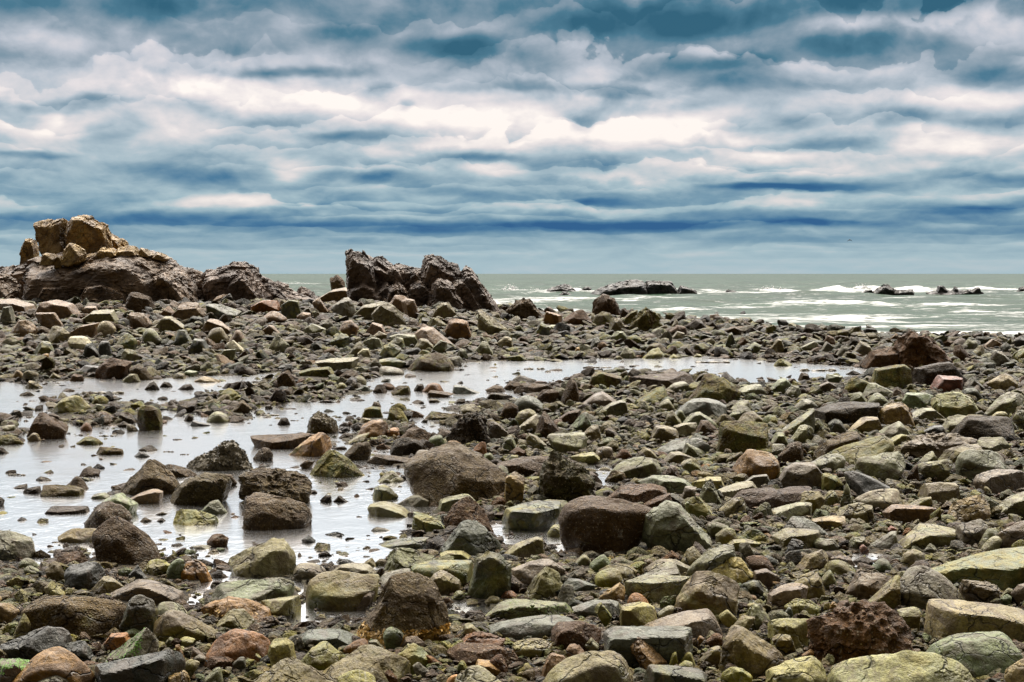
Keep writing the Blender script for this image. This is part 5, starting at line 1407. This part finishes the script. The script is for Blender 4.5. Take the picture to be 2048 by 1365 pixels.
# ------------------------------------------------------------------ weed and moss growing on some stones (parts)
def tufts(name, host, m, count, pick, size, flat=0.35, seed=1, lift=1.0):
    """small leafy clumps rooted on the faces of HOST that PICK(normal, centre) accepts"""
    rg = np.random.default_rng(seed)
    me = host.data
    n = len(me.polygons)
    ce = np.empty(n * 3, np.float32); me.polygons.foreach_get('center', ce); ce = ce.reshape(-1, 3)
    no = np.empty(n * 3, np.float32); me.polygons.foreach_get('normal', no); no = no.reshape(-1, 3)
    ar = np.empty(n, np.float32); me.polygons.foreach_get('area', ar)
    ok = pick(no, ce)
    idx = np.where(ok)[0]
    if len(idx) == 0: return None
    pr = ar[idx] / ar[idx].sum()
    ch = rg.choice(idx, count, p=pr)
    leaf, lf = ICO[2][0][:12] if False else None, None
    Vs, Fs = [], []
    # a leaf: bent strip of 2 quads
    for k in range(count):
        c = ce[ch[k]]; nn = no[ch[k]]
        t = rg.normal(size=3); t -= nn * (t @ nn); t /= np.linalg.norm(t) + 1e-6
        b = np.cross(nn, t)
        s = size * rg.uniform(.5, 1.4)
        d = nn * rg.uniform(.1, .55) * lift + t * rg.uniform(.4, 1.0) + np.array([0, 0, -0.45 * lift])
        d /= np.linalg.norm(d)
        w2 = b * s * flat
        p0, p1, p2 = c - nn * s * 0.15, c + d * s * .55, c + d * s + nn * (-.15 * s)
        o = k * 6
        Vs += [p0 - w2 * .6, p0 + w2 * .6, p1 - w2, p1 + w2, p2 - w2 * .5, p2 + w2 * .5]
        Fs += [(o, o + 1, o + 3, o + 2), (o + 2, o + 3, o + 5, o + 4)]
    return add_mesh(name, np.array(Vs), np.array(Fs, np.int32), m, True, host)
def find(sub):
    for i, o in made.items():
        if sub in rocks[i]['label']: return o
    return None
def ext(o):
    n = len(o.data.vertices)
    v = np.empty(n * 3, np.float32); o.data.vertices.foreach_get('co', v); v = v.reshape(-1, 3)
    return v.min(0), v.max(0)
def grow(sub, name, m, count, zlo, zhi, size, ny=-0.2, nz=None, xlo=0, xhi=1, flat=.35):
    o = find(sub)
    if o is None: return
    lo, hi = ext(o)
    def pick(no, ce):
        f = (ce - lo) / (hi - lo)
        k = (f[:, 2] > zlo) & (f[:, 2] < zhi) & (f[:, 0] > xlo) & (f[:, 0] < xhi)
        if ny is not None: k &= no[:, 1] < ny
        if nz is not None: k &= no[:, 2] > nz
        return k
    tufts(name, o, m, count, pick, size, flat, seed=len(sub), lift=.3 if m in (M_MOSS, M_MOSS2) else 1.0)
grow('golden rockweed along its foot', 'rockweed', M_GOLD, 2600, .10, .42, .018, -.05)
grow('shaggy brown seaweed', 'seaweed', M_WEED, 14000, .05, 1.0, .021, None, -.3)
grow('dotted with golden barnacles', 'barnacles', M_GOLD, 70, .35, .75, .012, -.05, None, .1, .8, .8)
grow('edged with bright green algae', 'algae', M_MOSS, 500, .05, 1.0, .010, .35, .05, 0, .75)
grow('vivid green algae', 'algae', M_MOSS, 5000, .6, 1.0, .008, None, .5)
grow('shaggy green moss cap', 'moss', M_MOSS2, 1800, .5, 1.0, .011, None, .3, .3, 1.0)
grow('bright moss lip', 'moss', M_MOSS2, 350, .6, 1.0, .009, None, .3, 0, .35)
grow('nipple-like top', 'seaweed', M_WEED, 1200, .45, 1.0, .016, None, .1)
grow('touching the back of the egg-shaped', 'seaweed', M_WEED, 1200, .3, 1.0, .010, None, .0)

# ------------------------------------------------------------------ outcrops (each one body of several fused masses)
def outcrop(name, label, cat, pieces, Y, ox, oy, colr, seed, group=None, depth_k=0.8, sink=0.4, rough=1.0, lv=6, m=None, dip=(0.6, 0.3)):
    rng = random.Random(seed)
    Vs, Fs, Cs = [], [], []
    off = 0
    for (dy, style, pts) in pieces:
        pp = [tuple(float(v) for v in p.split(',')) for p in pts.split()]
        pp = [(ox + a * 2.5, oy + b * 2.5) for a, b in pp]
        Yp = Y + dy
        poly = [tuple(float(v) for v in at_dist(px, py, Yp)) for px, py in pp]
        xs = [p[0] for p in poly]; zs = [p[1] for p in poly]
        w, h = max(xs) - min(xs), max(zs) - min(zs)
        V, (cx, cz), dep = stone(poly, style, rng, lv, depth_k * max(min(w, 2 * h + .2 * w), .4 * w), sink=sink, noise_mul=.35, no_cuts=True)
        # jointed blocks on slanting bedding, coarse to fine
        Wp = V + np.array([cx, Yp, cz])
        nr = V / (np.linalg.norm(V, axis=1)[:, None] + 1e-9)
        sz = (w * h) ** .5
        amp = min(0.16, 0.06 * sz) * rough
        dsp = blocks(Wp, min(1.3, .40 * sz), seed, dip) * amp + blocks(Wp, min(.5, .17 * sz), seed + 40, dip) * amp * .55 + blocks(Wp, min(.2, .07 * sz), seed + 80, dip) * amp * .30
        V = V + nr * (dsp - amp * .25)[:, None]
        Vs.append(V + np.array([cx, Yp, cz])); Fs.append(ICO[lv][1] + off); off += len(V)
    V = np.concatenate(Vs)
    fq = np.concatenate(Fs)
    org = np.array([V[:, 0].mean(), V[:, 1].mean(), V[:, 2].min()])
    o = add_mesh(name, V - org, np.concatenate(Fs), m or M_FAR)
    o.data.set_sharp_from_angle(angle=R(30))
    o.location = org
    o.color = colr
    tag(o, label, cat, group, 'thing' if cat else None)
    return o
def part_mass(name, parent, pieces, Y, ox, oy, colr, seed, label=None, **kw):
    o = outcrop(name, label, None, pieces, Y, ox, oy, colr, seed, **kw)
    o.location = o.location - parent.location
    o.parent = parent
    return o
G_OUT = 'rock outcrops behind the beach'
big = outcrop('rock_outcrop', 'largest outcrop, a brown dome crowned by a yellow-lichened twin tower', 'outcrop', [
    (0, 'r', '20,62 28,42 48,37 75,35 90,31 105,30 120,34 137,38 150,46 158,54 166,68 170,78 130,79 90,79 40,78 20,72'),
    (.4, 'r', '140,44 150,47.5 156,50.5 163,51.5 170,51 173,58 173,78 138,78'),
    (1.2, 'r', '-40,60 -20,50 0,46 15,42 30,41 34,60 18,78 -40,78'),
    (-1.0, 'a', '-30,62 0,50 10,52 20,62 22,76 -30,78'),
    (-1.6, 'a', '24,76 30,62 40,59 55,60 61,70 60,78'),
    (-1.8, 'a', '56,78 66,61 85,58 105,66 107,78'),
    (-1.2, 'r', '108,78 112,52 128,46 145,52 160,68 166,78'),
    (-0.8, 'a', '47,66 50,48 62,40 74,44 80,62 70,72')], 50.5, 0, 420, (.155, .100, .056, .04), 11, G_OUT)
tw = part_mass('summit_tower', big, [
    (0.6, 'a', '27,12 33,8 42,7 53,8 55,30 52,38 36,39 31,30'),
    (0.4, 'a', '53,12 55,6 62,6 72,5 80,9 86,12 87,18 85,22 89,28 86,36 70,37 55,34'),
    (1.2, 'a', '16,44 17,30 20,23 28,23 31,34 30,44'),
    (1.6, 'a', '84,23 89,19 93,21 103,24 107,30 100,34 84,34')], 50.5, 0, 420, (.270, .170, .050, .20), 12, 'yellow-lichened twin tower', rough=.8)
part_mass('pale_crest', big, [
    (-1.5, 'a', '49,43 51,31 55,26.5 60,27 66,31 70,35 68,39 58,44'),
    (-1.5, 'a', '31,43 33,37 36,34 42,34 46,37 44,43'), (-1.4, 'a', '43,45 45,37 49,37 51,41 50,46'),
    (-1.0, 'a', '64,39 70,35.5 76,34.5 80,38 72,40'), (-1.1, 'a', '74,38 80,31.5 86,30 92,30 95,35 90,38 80,39'), (-1.0, 'a', '90,36 94,30 99,29 105,28 110,30 112,35 100,37'),
    (-.8, 'a', '108,35 113,30 118,31 124,35 120,37'), (-.7, 'a', '120,37 125,33 132,35 137,38 132,40')], 50.5, 0, 420, (.34, .225, .070, .2), 13, 'cream-yellow lichened crest', rough=1.0, lv=5, sink=.06)
outcrop('rock_outcrop', 'rounded brown outcrop between the towered dome and the jagged crag', 'outcrop', [
    (0, 'r', '164,60 168,49 176,46.5 190,45 198,42 203,44 210,51 215,58 219,68 214,78 190,78 168,76'),
    (.8, 'r', '158,62 161,51 168,48 178,50 178,76 160,76'),
    (-.6, 'a', '180,72 184,56 192,50 203,54 212,66 212,78 184,78'),
    (.6, 'r', '204,50 212,56 222,59.5 232,62 244,67 258,74 258,79 204,79'),
    (1.2, 'r', '214,66 218,57.5 226,57 232,60 233,72 218,76'),
    (1.2, 'r', '232,72 236,62 241,61 248,64 256,71 254,76 236,76')], 50.0, 0, 420, (.150, .100, .070, .03), 14, G_OUT)
outcrop('rock_outcrop', 'jagged dark outcrop with two upright peaks and a saddle between', 'outcrop', [
    (.9, 'a', '133,13 139,11.5 148,14.5 158,17 166,22 173,26 181,38 190,46 197,53 201,62 132,62'),
    (.9, 'a', '73,20 72,12 75,9 86,10.5 93,15 103,20 116,25 130,31 134,58 74,54'),
    (0, 'a', '72,44 73,20 71,11 74,7.5 78,9 86,10 90,13 97,21 100,32 98,44'),
    (.5, 'a', '90,40 92,16 94,14 97,17 102,13.5 106,16 112,22 114,40'),
    (.35, 'a', '106,46 109,20 116,20 124,21 130,25 135,22 136,50'),
    (.5, 'a', '108,42 110,20 114,19 118,20.5 122,20 127,22 132,30 130,44'),
    (.2, 'a', '128,46 131,22 134,12 138,10.5 142,13 150,14.5 157,16 162,20 165,30 166,48'),
    (.3, 'a', '160,50 163,26 166,21 170,21 173,25 180,37 188,44 196,52 200,60 170,60'),
    (1.0, 'a', '70,52 76,38 90,31 110,29 128,32 150,36 168,44 185,53 198,60 170,64 130,62 90,58'), (.3, 'a', '96,44 100,24 108,19 120,26 126,44'), (.2, 'a', '118,48 122,28 130,24 138,34 140,50'), (.1, 'a', '150,50 154,30 164,28 178,42 186,56'), (-.3, 'a', '72,52 74,38 84,35 96,40 100,56'), (-.4, 'a', '118,54 122,36 130,32 140,40 142,58'), (-.2, 'a', '88,56 92,40 104,33 110,44 108,58'),
    (-.9, 'a', '134,56 138,36 146,30 154,34 166,52 164,60'),
    (-.8, 'a', '100,54 104,38 112,34 122,40 128,56')], 50.0, 512, 480, (.122, .080, .052, .05), 15, G_OUT, dip=(0.95, 0.2))
G_SK = 'dark rocks awash in the breakers'
def skerry(label, pieces, row, ox=1024, seed=30, colr=(.028, .025, .024, .02)):
    Y = (CAMH - SEA_Z) * F / (row - HZ)
    o_ = outcrop('sea_rock', label, 'sea rock', [(0, 'r', p) for p in pieces], Y, ox, 540, colr, seed, G_SK, .7, 0.6, 1.0, 5)
    o_.location.z += 0.16 if row < 600 else 0.05
    return o_
skerry('longest black rock in the breakers, humped like a whale', ['57,21 63,16.5 78,12 86,10.5 95,9 104,10 108,13 108,21 80,21.5', '102,20 106,10.5 112,9.6 119,10.5 122,12 130,11 133,15 130,19.5 115,20', '127,20 133,13.5 139,17 149,17.2 151,19.5 140,20'], 590, seed=31)
skerry('low dark rock awash next to the whale-like one', ['18,19 28,15 36,13.2 42,12.5 46,13 53,17 51,19 28,19', '52,18 55,15.5 60,14.6 64,16 63,18'], 587, seed=32)
skerry('thin flat rock awash below the whale-like rock', ['33,21.3 38,18.8 44,18.7 49,20.3 48,21.6'], 594, seed=33)
skerry('thin flat rock awash in foam between the two groups of breakers', ['166,18.8 169,17.2 176,17.4 181,18.2 182,19.2'], 588, seed=34)
skerry('arched black rock with foam under its back', ['83,18.6 92,17.6 100,17.4 110,17.6 118,18.6 119,21.5 83,21.5', '81,17 85,14.6 92,13 97,14 101,18 100,20.6 97,20 92,16.8', '70,19 74,17.5 83,17 84,19', '96,21 101,17.6 108,17.8 115,17 117,19.5 116,21'], 591.5, 1536, 35)
skerry('broken black reef with three low humps', ['127,19.4 135,17.6 150,17.8 160,17.4 172,18.6 174,21.5 127,21.5', '128,21 131,18 137,17.4 150,18.5 153,21', '133,17.5 135,14 141,14 146,17 144,18.6', '145,17.5 148,14.6 152,15.5 156,18', '154,20.6 158,16.8 164,17.5 171,19 173,20.5', '159,17.8 165,15.2 170,15.4 172,17.6'], 591, 1536, 36)
skerry('black rock in the breakers at the frame edge', ['196,18.6 199,15 206,14.5 214,16 216,19'], 587, 1536, 37)
skerry('little dark rock in the shallows, smaller of two', ['157,37 160,35 164,34.4 168,35.6 169,37'], 632, 1024, 38)
skerry('knobbly dark rock in the shallows, larger of two', ['176,38 180,35 184,35.4 187,33.6 190,36 194,37.6'], 633, 1024, 39)

# spray thrown up where the swell meets the rocks
def spray(px, py_top, row, wpx, seed):
    Y = (CAMH - SEA_Z) * F / (row - HZ) + 2
    rg = np.random.default_rng(seed)
    Vs, Fs, off = [], [], 0
    for k in range(70):
        u = rg.normal() * .45
        t = rg.random() ** 1.6
        hx = px + u * wpx * (1 - .5 * t)
        hy = row + 2 - (row - py_top) * t * math.exp(-u * u)
        x, z = at_dist(hx, hy, Y)
        s = (row - py_top) * Y / F * rg.uniform(.05, .20) * (1.15 - t)
        V = ICO[2][0] * s * rg.uniform(.6, 1.3, 3)
        V = V * (1 + .35 * vnoise(ICO[2][0] * 2 + k, seed))[:, None]
        Vs.append(V + np.array([float(x), Y + rg.normal() * .6, float(z)])); Fs.append(ICO[2][1] + off); off += len(V)
    return np.concatenate(Vs), np.concatenate(Fs)
SV, SF, so = [], [], 0
for a in ((1024, 564, 584, 40, 1), (1725, 563, 582, 34, 2), (1545, 567, 582, 60, 3), (1065, 572, 584, 60, 4), (1350, 571, 584, 26, 5), (1690, 571, 582, 50, 6), (2030, 573, 583, 50, 7)):
    V, Fq = spray(*a)
    SV.append(V); SF.append(Fq + so); so += len(V)
o = add_mesh('sea_spray', np.concatenate(SV), np.concatenate(SF), M_FOAM)
tag(o, 'white spray bursting along the line of breakers', 'spray', kind='stuff')

# ------------------------------------------------------------------ loose stones and pebbles between the big ones
LIB = []
for k in range(44):
    rng = random.Random(500 + k)
    style = rng.choice('aaaassssssb')
    n = rng.randint(4, 6)
    hh = rng.uniform(.38, .62) if style != 's' else rng.uniform(.18, .3)
    pts = []
    for q in range(n):
        a = 2 * math.pi * (q + rng.uniform(-.38, .38)) / n
        pts.append((.5 * math.cos(a) * rng.uniform(.65, 1), .5 * hh * math.sin(a) * rng.uniform(.7, 1)))
    dd = rng.uniform(.5, .95)
    V3, _, _ = stone(pts, style, random.Random(k), 3, dd)
    V2, _, _ = stone(pts, style, random.Random(k), 2, dd)
    if style not in 'cb':       # split faces on every side
        for q in range(7):
            v = np.array([rng.uniform(-1, 1), rng.uniform(-1, 1), rng.uniform(-.5, .25) if q < 5 else rng.uniform(.8, 2.5)]); v /= np.linalg.norm(v)
            d_ = (V3 @ v).max() * rng.uniform(.6, .92)
            for VV in (V3, V2):
                ex = np.maximum(0, VV @ v - d_)
                VV -= ex[:, None] * v
    LIB.append((V3, V2))
foot = np.array(foot)
rg = np.random.default_rng(5)
MIX_NEAR = [('gg', 16), ('gl', 24), ('ol', 18), ('pu', 7), ('gr', 9), ('gn', 5), ('pg', 6), ('og', 11), ('rb', 7), ('ru', 1), ('tn', 2), ('bl', 8), ('br', 12), ('bk', 8), ('pk', 2), ('or', .15), ('ye', .2), ('lg', .3), ('dm', 9)]
MIX_POOL = [('br', 30), ('bd', 28), ('bo', 20), ('rb', 6), ('gl', 6), ('gg', 3)]
MIX_FAR = [('pk', 8), ('gl', 20), ('gg', 11), ('dm', 26), ('bk', 13), ('br', 13), ('gp', 2), ('rb', 6), ('pu', 7), ('bl', 10), ('ol', 11)]
MIX_GRIT = [('br', 22), ('ol', 18), ('gl', 16), ('dm', 12), ('bo', 10), ('rb', 8), ('bk', 6), ('og', 6), ('tn', 3), ('gg', 5), ('pk', 2), ('bl', 3)]
def draw(mixd, n):
    k = [a for a, _ in mixd]; p = np.array([b for _, b in mixd], float); p /= p.sum()
    return [k[i] for i in rg.choice(len(k), n, p=p)]
IM = []
for i_, r_ in enumerate(rocks):
    xs_ = [p[0] for p in r_['pp']]; ys_ = [p[1] for p in r_['pp']]
    IM.append((sum(xs_) / len(xs_) * .3 + (min(xs_) + max(xs_)) * .35, (min(ys_) + max(ys_)) / 2, (max(xs_) - min(xs_)) / 2, (max(ys_) - min(ys_)) / 2, float(dist[i_])))
IM = np.array(IM)
def scatter(n, y0, y1, s0, s1, seed, pebble=False, px0=-160, px1=2210):
    py = rg.uniform(y0, y1, n); px = rg.uniform(px0, px1, n)
    Y = hit_ground(px, py)
    a, b, c = ray(px, py)
    X = a / b * Y
    z = look(gz, X, Y) - look(drop, X, Y) * rg.uniform(.15, .95, n); s = look(gs, X, Y)
    e = np.interp(px, EDGE_PX, EDGE_Y)
    size = np.exp(rg.uniform(np.log(s0), np.log(s1), n))
    if not pebble: size = np.sort(s0 + (s1 - s0) * rg.random(n) ** 1.5)[::-1]     # width in photograph pixels
    W = size * Y / F
    cn = draw(MIX_NEAR, n); cf = draw(MIX_FAR, n); cp = draw(MIX_POOL, n); cg = draw(MIX_GRIT, n)
    cnt = 0
    for k in range(n):
        if Y[k] > e[k] + (5 if px[k] < 1000 else 2) or Y[k] > 70: continue
        inpool = s[k] < 0.03
        if inpool:
            keep = 0.16 if s[k] > -0.35 else 0.028
            if rg.random() > keep or pebble: continue
            if z[k] < -0.10 and W[k] < 0.1: continue
        # leave the faces of the big stones clear
        dx = (foot[:, 0] - X[k]) / (foot[:, 2] + W[k] * .15); dy = (foot[:, 1] - Y[k]) / (foot[:, 3] + W[k] * .15)
        if ((dx * dx + dy * dy) < 0.85).any(): continue
        # nor pile up in front of a big stone's face
        q_ = ((IM[:, 0] - px[k]) / (IM[:, 2] * .88 + size[k] * .12)) ** 2 + ((IM[:, 1] - py[k] + size[k] * .22) / (IM[:, 3] * .85 + size[k] * .06)) ** 2
        if ((q_ < 1) & (IM[:, 4] > Y[k] - .3 * W[k])).any(): continue
        sh = LIB[int(rg.integers(len(LIB)))]
        big_ = size[k] > 22
        V = sh[0] if big_ else sh[1]
        Fc = ICO[3 if big_ else 2][1]
        an = rg.uniform(0, 2 * math.pi); ca, sa = math.cos(an), math.sin(an)
        tx, ty = rg.normal(0, .26, 2)
        M = np.array([[ca, -sa, 0], [sa, ca, 0], [0, 0, 1]]) @ np.array([[1, 0, tx], [0, 1, ty], [-tx, -ty, 1]])
        hm = W[k] * (rg.uniform(.6, 1.25) if Y[k] < 20 else rg.uniform(.5, 1.15))
        V = (V * np.array([W[k], W[k] * rg.uniform(.7, 1.2), hm])) @ M.T
        hz_ = V[:, 2].max()
        zz = z[k] + hz_ * rg.uniform(.2, .6)
        if inpool: zz = max(zz, -hz_ * rg.uniform(.0, .5)); 
        small_ = pebble or size[k] < 22
        key = cp[k] if (s[k] < 0.25 and Y[k] < 31) and rg.random() < .8 else (cf[k] if Y[k] > 21 else (cg[k] if small_ else cn[k]))
        pc = PAL[key]; j = rg.uniform(.20, .50) if (pebble or size[k] < 20) else rg.uniform(.35, .95)  # shade of the gaps put into the colour: small filler stones darkened
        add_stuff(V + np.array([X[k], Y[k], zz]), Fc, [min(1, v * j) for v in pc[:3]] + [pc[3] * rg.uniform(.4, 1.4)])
        cnt += 1
    return cnt
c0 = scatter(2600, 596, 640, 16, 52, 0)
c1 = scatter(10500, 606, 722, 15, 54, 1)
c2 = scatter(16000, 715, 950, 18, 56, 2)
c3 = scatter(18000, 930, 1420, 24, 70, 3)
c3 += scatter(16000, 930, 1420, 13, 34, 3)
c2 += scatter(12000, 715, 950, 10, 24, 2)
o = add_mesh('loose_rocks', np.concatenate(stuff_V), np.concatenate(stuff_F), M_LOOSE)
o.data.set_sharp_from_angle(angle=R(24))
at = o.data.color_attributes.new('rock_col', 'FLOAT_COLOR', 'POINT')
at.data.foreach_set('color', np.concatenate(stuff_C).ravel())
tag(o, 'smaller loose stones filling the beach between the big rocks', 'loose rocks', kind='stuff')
stuff_V, stuff_F, stuff_C = [], [], []; n_stuff = 0
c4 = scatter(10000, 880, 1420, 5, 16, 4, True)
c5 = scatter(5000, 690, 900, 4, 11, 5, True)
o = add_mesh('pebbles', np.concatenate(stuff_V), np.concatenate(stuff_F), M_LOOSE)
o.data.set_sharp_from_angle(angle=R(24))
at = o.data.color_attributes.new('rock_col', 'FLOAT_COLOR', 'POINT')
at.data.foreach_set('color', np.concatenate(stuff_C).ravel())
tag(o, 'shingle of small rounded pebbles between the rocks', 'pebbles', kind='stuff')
print('stuff', c0, c1, c2, c3, c4, c5, 'things', len(things))

# ------------------------------------------------------------------ scraps of weed floating in the pool
WEED = [('dark seaweed scrap floating beside the flat turtle-shaped rock', 'B0', 80, 93, 74.5, 76), ('tiny seaweed scrap floating in open water above the seaweed-covered mound', 'B0', 131, 139, 88, 88.6),
        ('short seaweed strip floating just behind the seaweed-covered mound', 'B0', 144.5, 151, 90.2, 90.8), ('lone seaweed scrap floating near the frame edge in the pool', 'B0', 7, 20, 106.4, 107.2),
        ('long raft of dark seaweed behind the green-capped mound', 'B0', 66, 96, 40, 42.2), ('seaweed strip floating below the rocks of the gravel spit', 'B1', 2, 17, 58, 59.5),
        ('comb-like seaweed strip floating in the far pool', 'B2', 60, 78, 20.2, 21.3), ('dark peaked seaweed clump in the far pool', 'B2', 10, 25, 20.5, 22.5),
        ('long dark seaweed line floating before the green-golden flat mound', 'B2', 148, 174, 15.6, 17.2), ('seaweed line floating at the far pool\'s inner end', 'B3', 28, 54, 22, 23.8),
        ('small seaweed scrap floating by the inner end of the far pool', 'B3', 58, 68, 21.4, 22.3), ('thin seaweed scrap floating beside the mossy pyramid', 'B1', 28, 34, 63, 63.6)]
for k, (lab, cr, xa, xb, ya, yb) in enumerate(WEED):
    ox, oy = ORIG[cr]
    x0, x1, yb_, ya_ = ox + xa * 2.5, ox + xb * 2.5, oy + yb * 2.5, oy + ya * 2.5
    X0, Yb = on_level(x0, yb_, 0.0); X1, _ = on_level(x1, yb_, 0.0)
    rg2 = np.random.default_rng(k + 70)
    L = float(X1 - X0); hh = max(0.02, (yb_ - ya_) * float(Yb) / F)
    Vs, Fs, off = [], [], 0
    for q in range(16):
        u = rg2.random()
        s = L * rg2.uniform(.05, .12)
        V = ICO[2][0] * np.array([s, s * .8, min(s * .5, hh * rg2.uniform(.3, .8))])
        V = V * (1 + .5 * vnoise(ICO[2][0] * 2.5 + q * 3, k))[:, None]
        Vs.append(V + np.array([(u - .5) * L, rg2.normal() * L * .06, hh * rg2.uniform(.0, .35)])); Fs.append(ICO[2][1] + off); off += len(V)
    o = add_mesh('seaweed_clump', np.concatenate(Vs), np.concatenate(Fs), M_WEED)
    o.location = (float(X0 + X1) / 2, float(Yb), 0.0)
    tag(o, lab, 'seaweed', 'seaweed scraps floating in the pool')
# the mound the long line of weed hangs from
# ------------------------------------------------------------------ sea bird
def bird():
    Y = 420.0
    x, z = at_dist(1699.5, 482.5, Y)
    bm = bmesh.new()
    span = 1.5
    secs = []
    for k in range(13):
        u = k / 12 * 2 - 1
        zz = .34 * (1 - abs(u) ** 1.6) - .10 * abs(u) ** 3
        ch = .30 * (1 - .75 * abs(u) ** 1.5) + (.26 if abs(u) < .1 else 0)
        th = .14 * (1 - .6 * abs(u)) + (.10 if abs(u) < .1 else 0)
        ring = [bm.verts.new((u * span / 2, -ch, zz)), bm.verts.new((u * span / 2, 0, zz + th)), bm.verts.new((u * span / 2, ch * .8, zz)), bm.verts.new((u * span / 2, 0, zz - th))]
        secs.append(ring)
    for a, b in zip(secs[:-1], secs[1:]):
        for q in range(4): bm.faces.new((a[q], a[(q + 1) % 4], b[(q + 1) % 4], b[q]))
    bm.faces.new(secs[0][::-1]); bm.faces.new(secs[-1])
    me = bpy.data.meshes.new('seabird')
    bm.normal_update(); bm.to_mesh(me); bm.free()
    me.materials.append(M_BIRD)
    o = bpy.data.objects.new('seabird', me)
    col.objects.link(o)
    o.location = (float(x), Y, float(z))
    tag(o, 'lone dark seabird gliding with drooped wings low over the sea', 'bird')
bird()
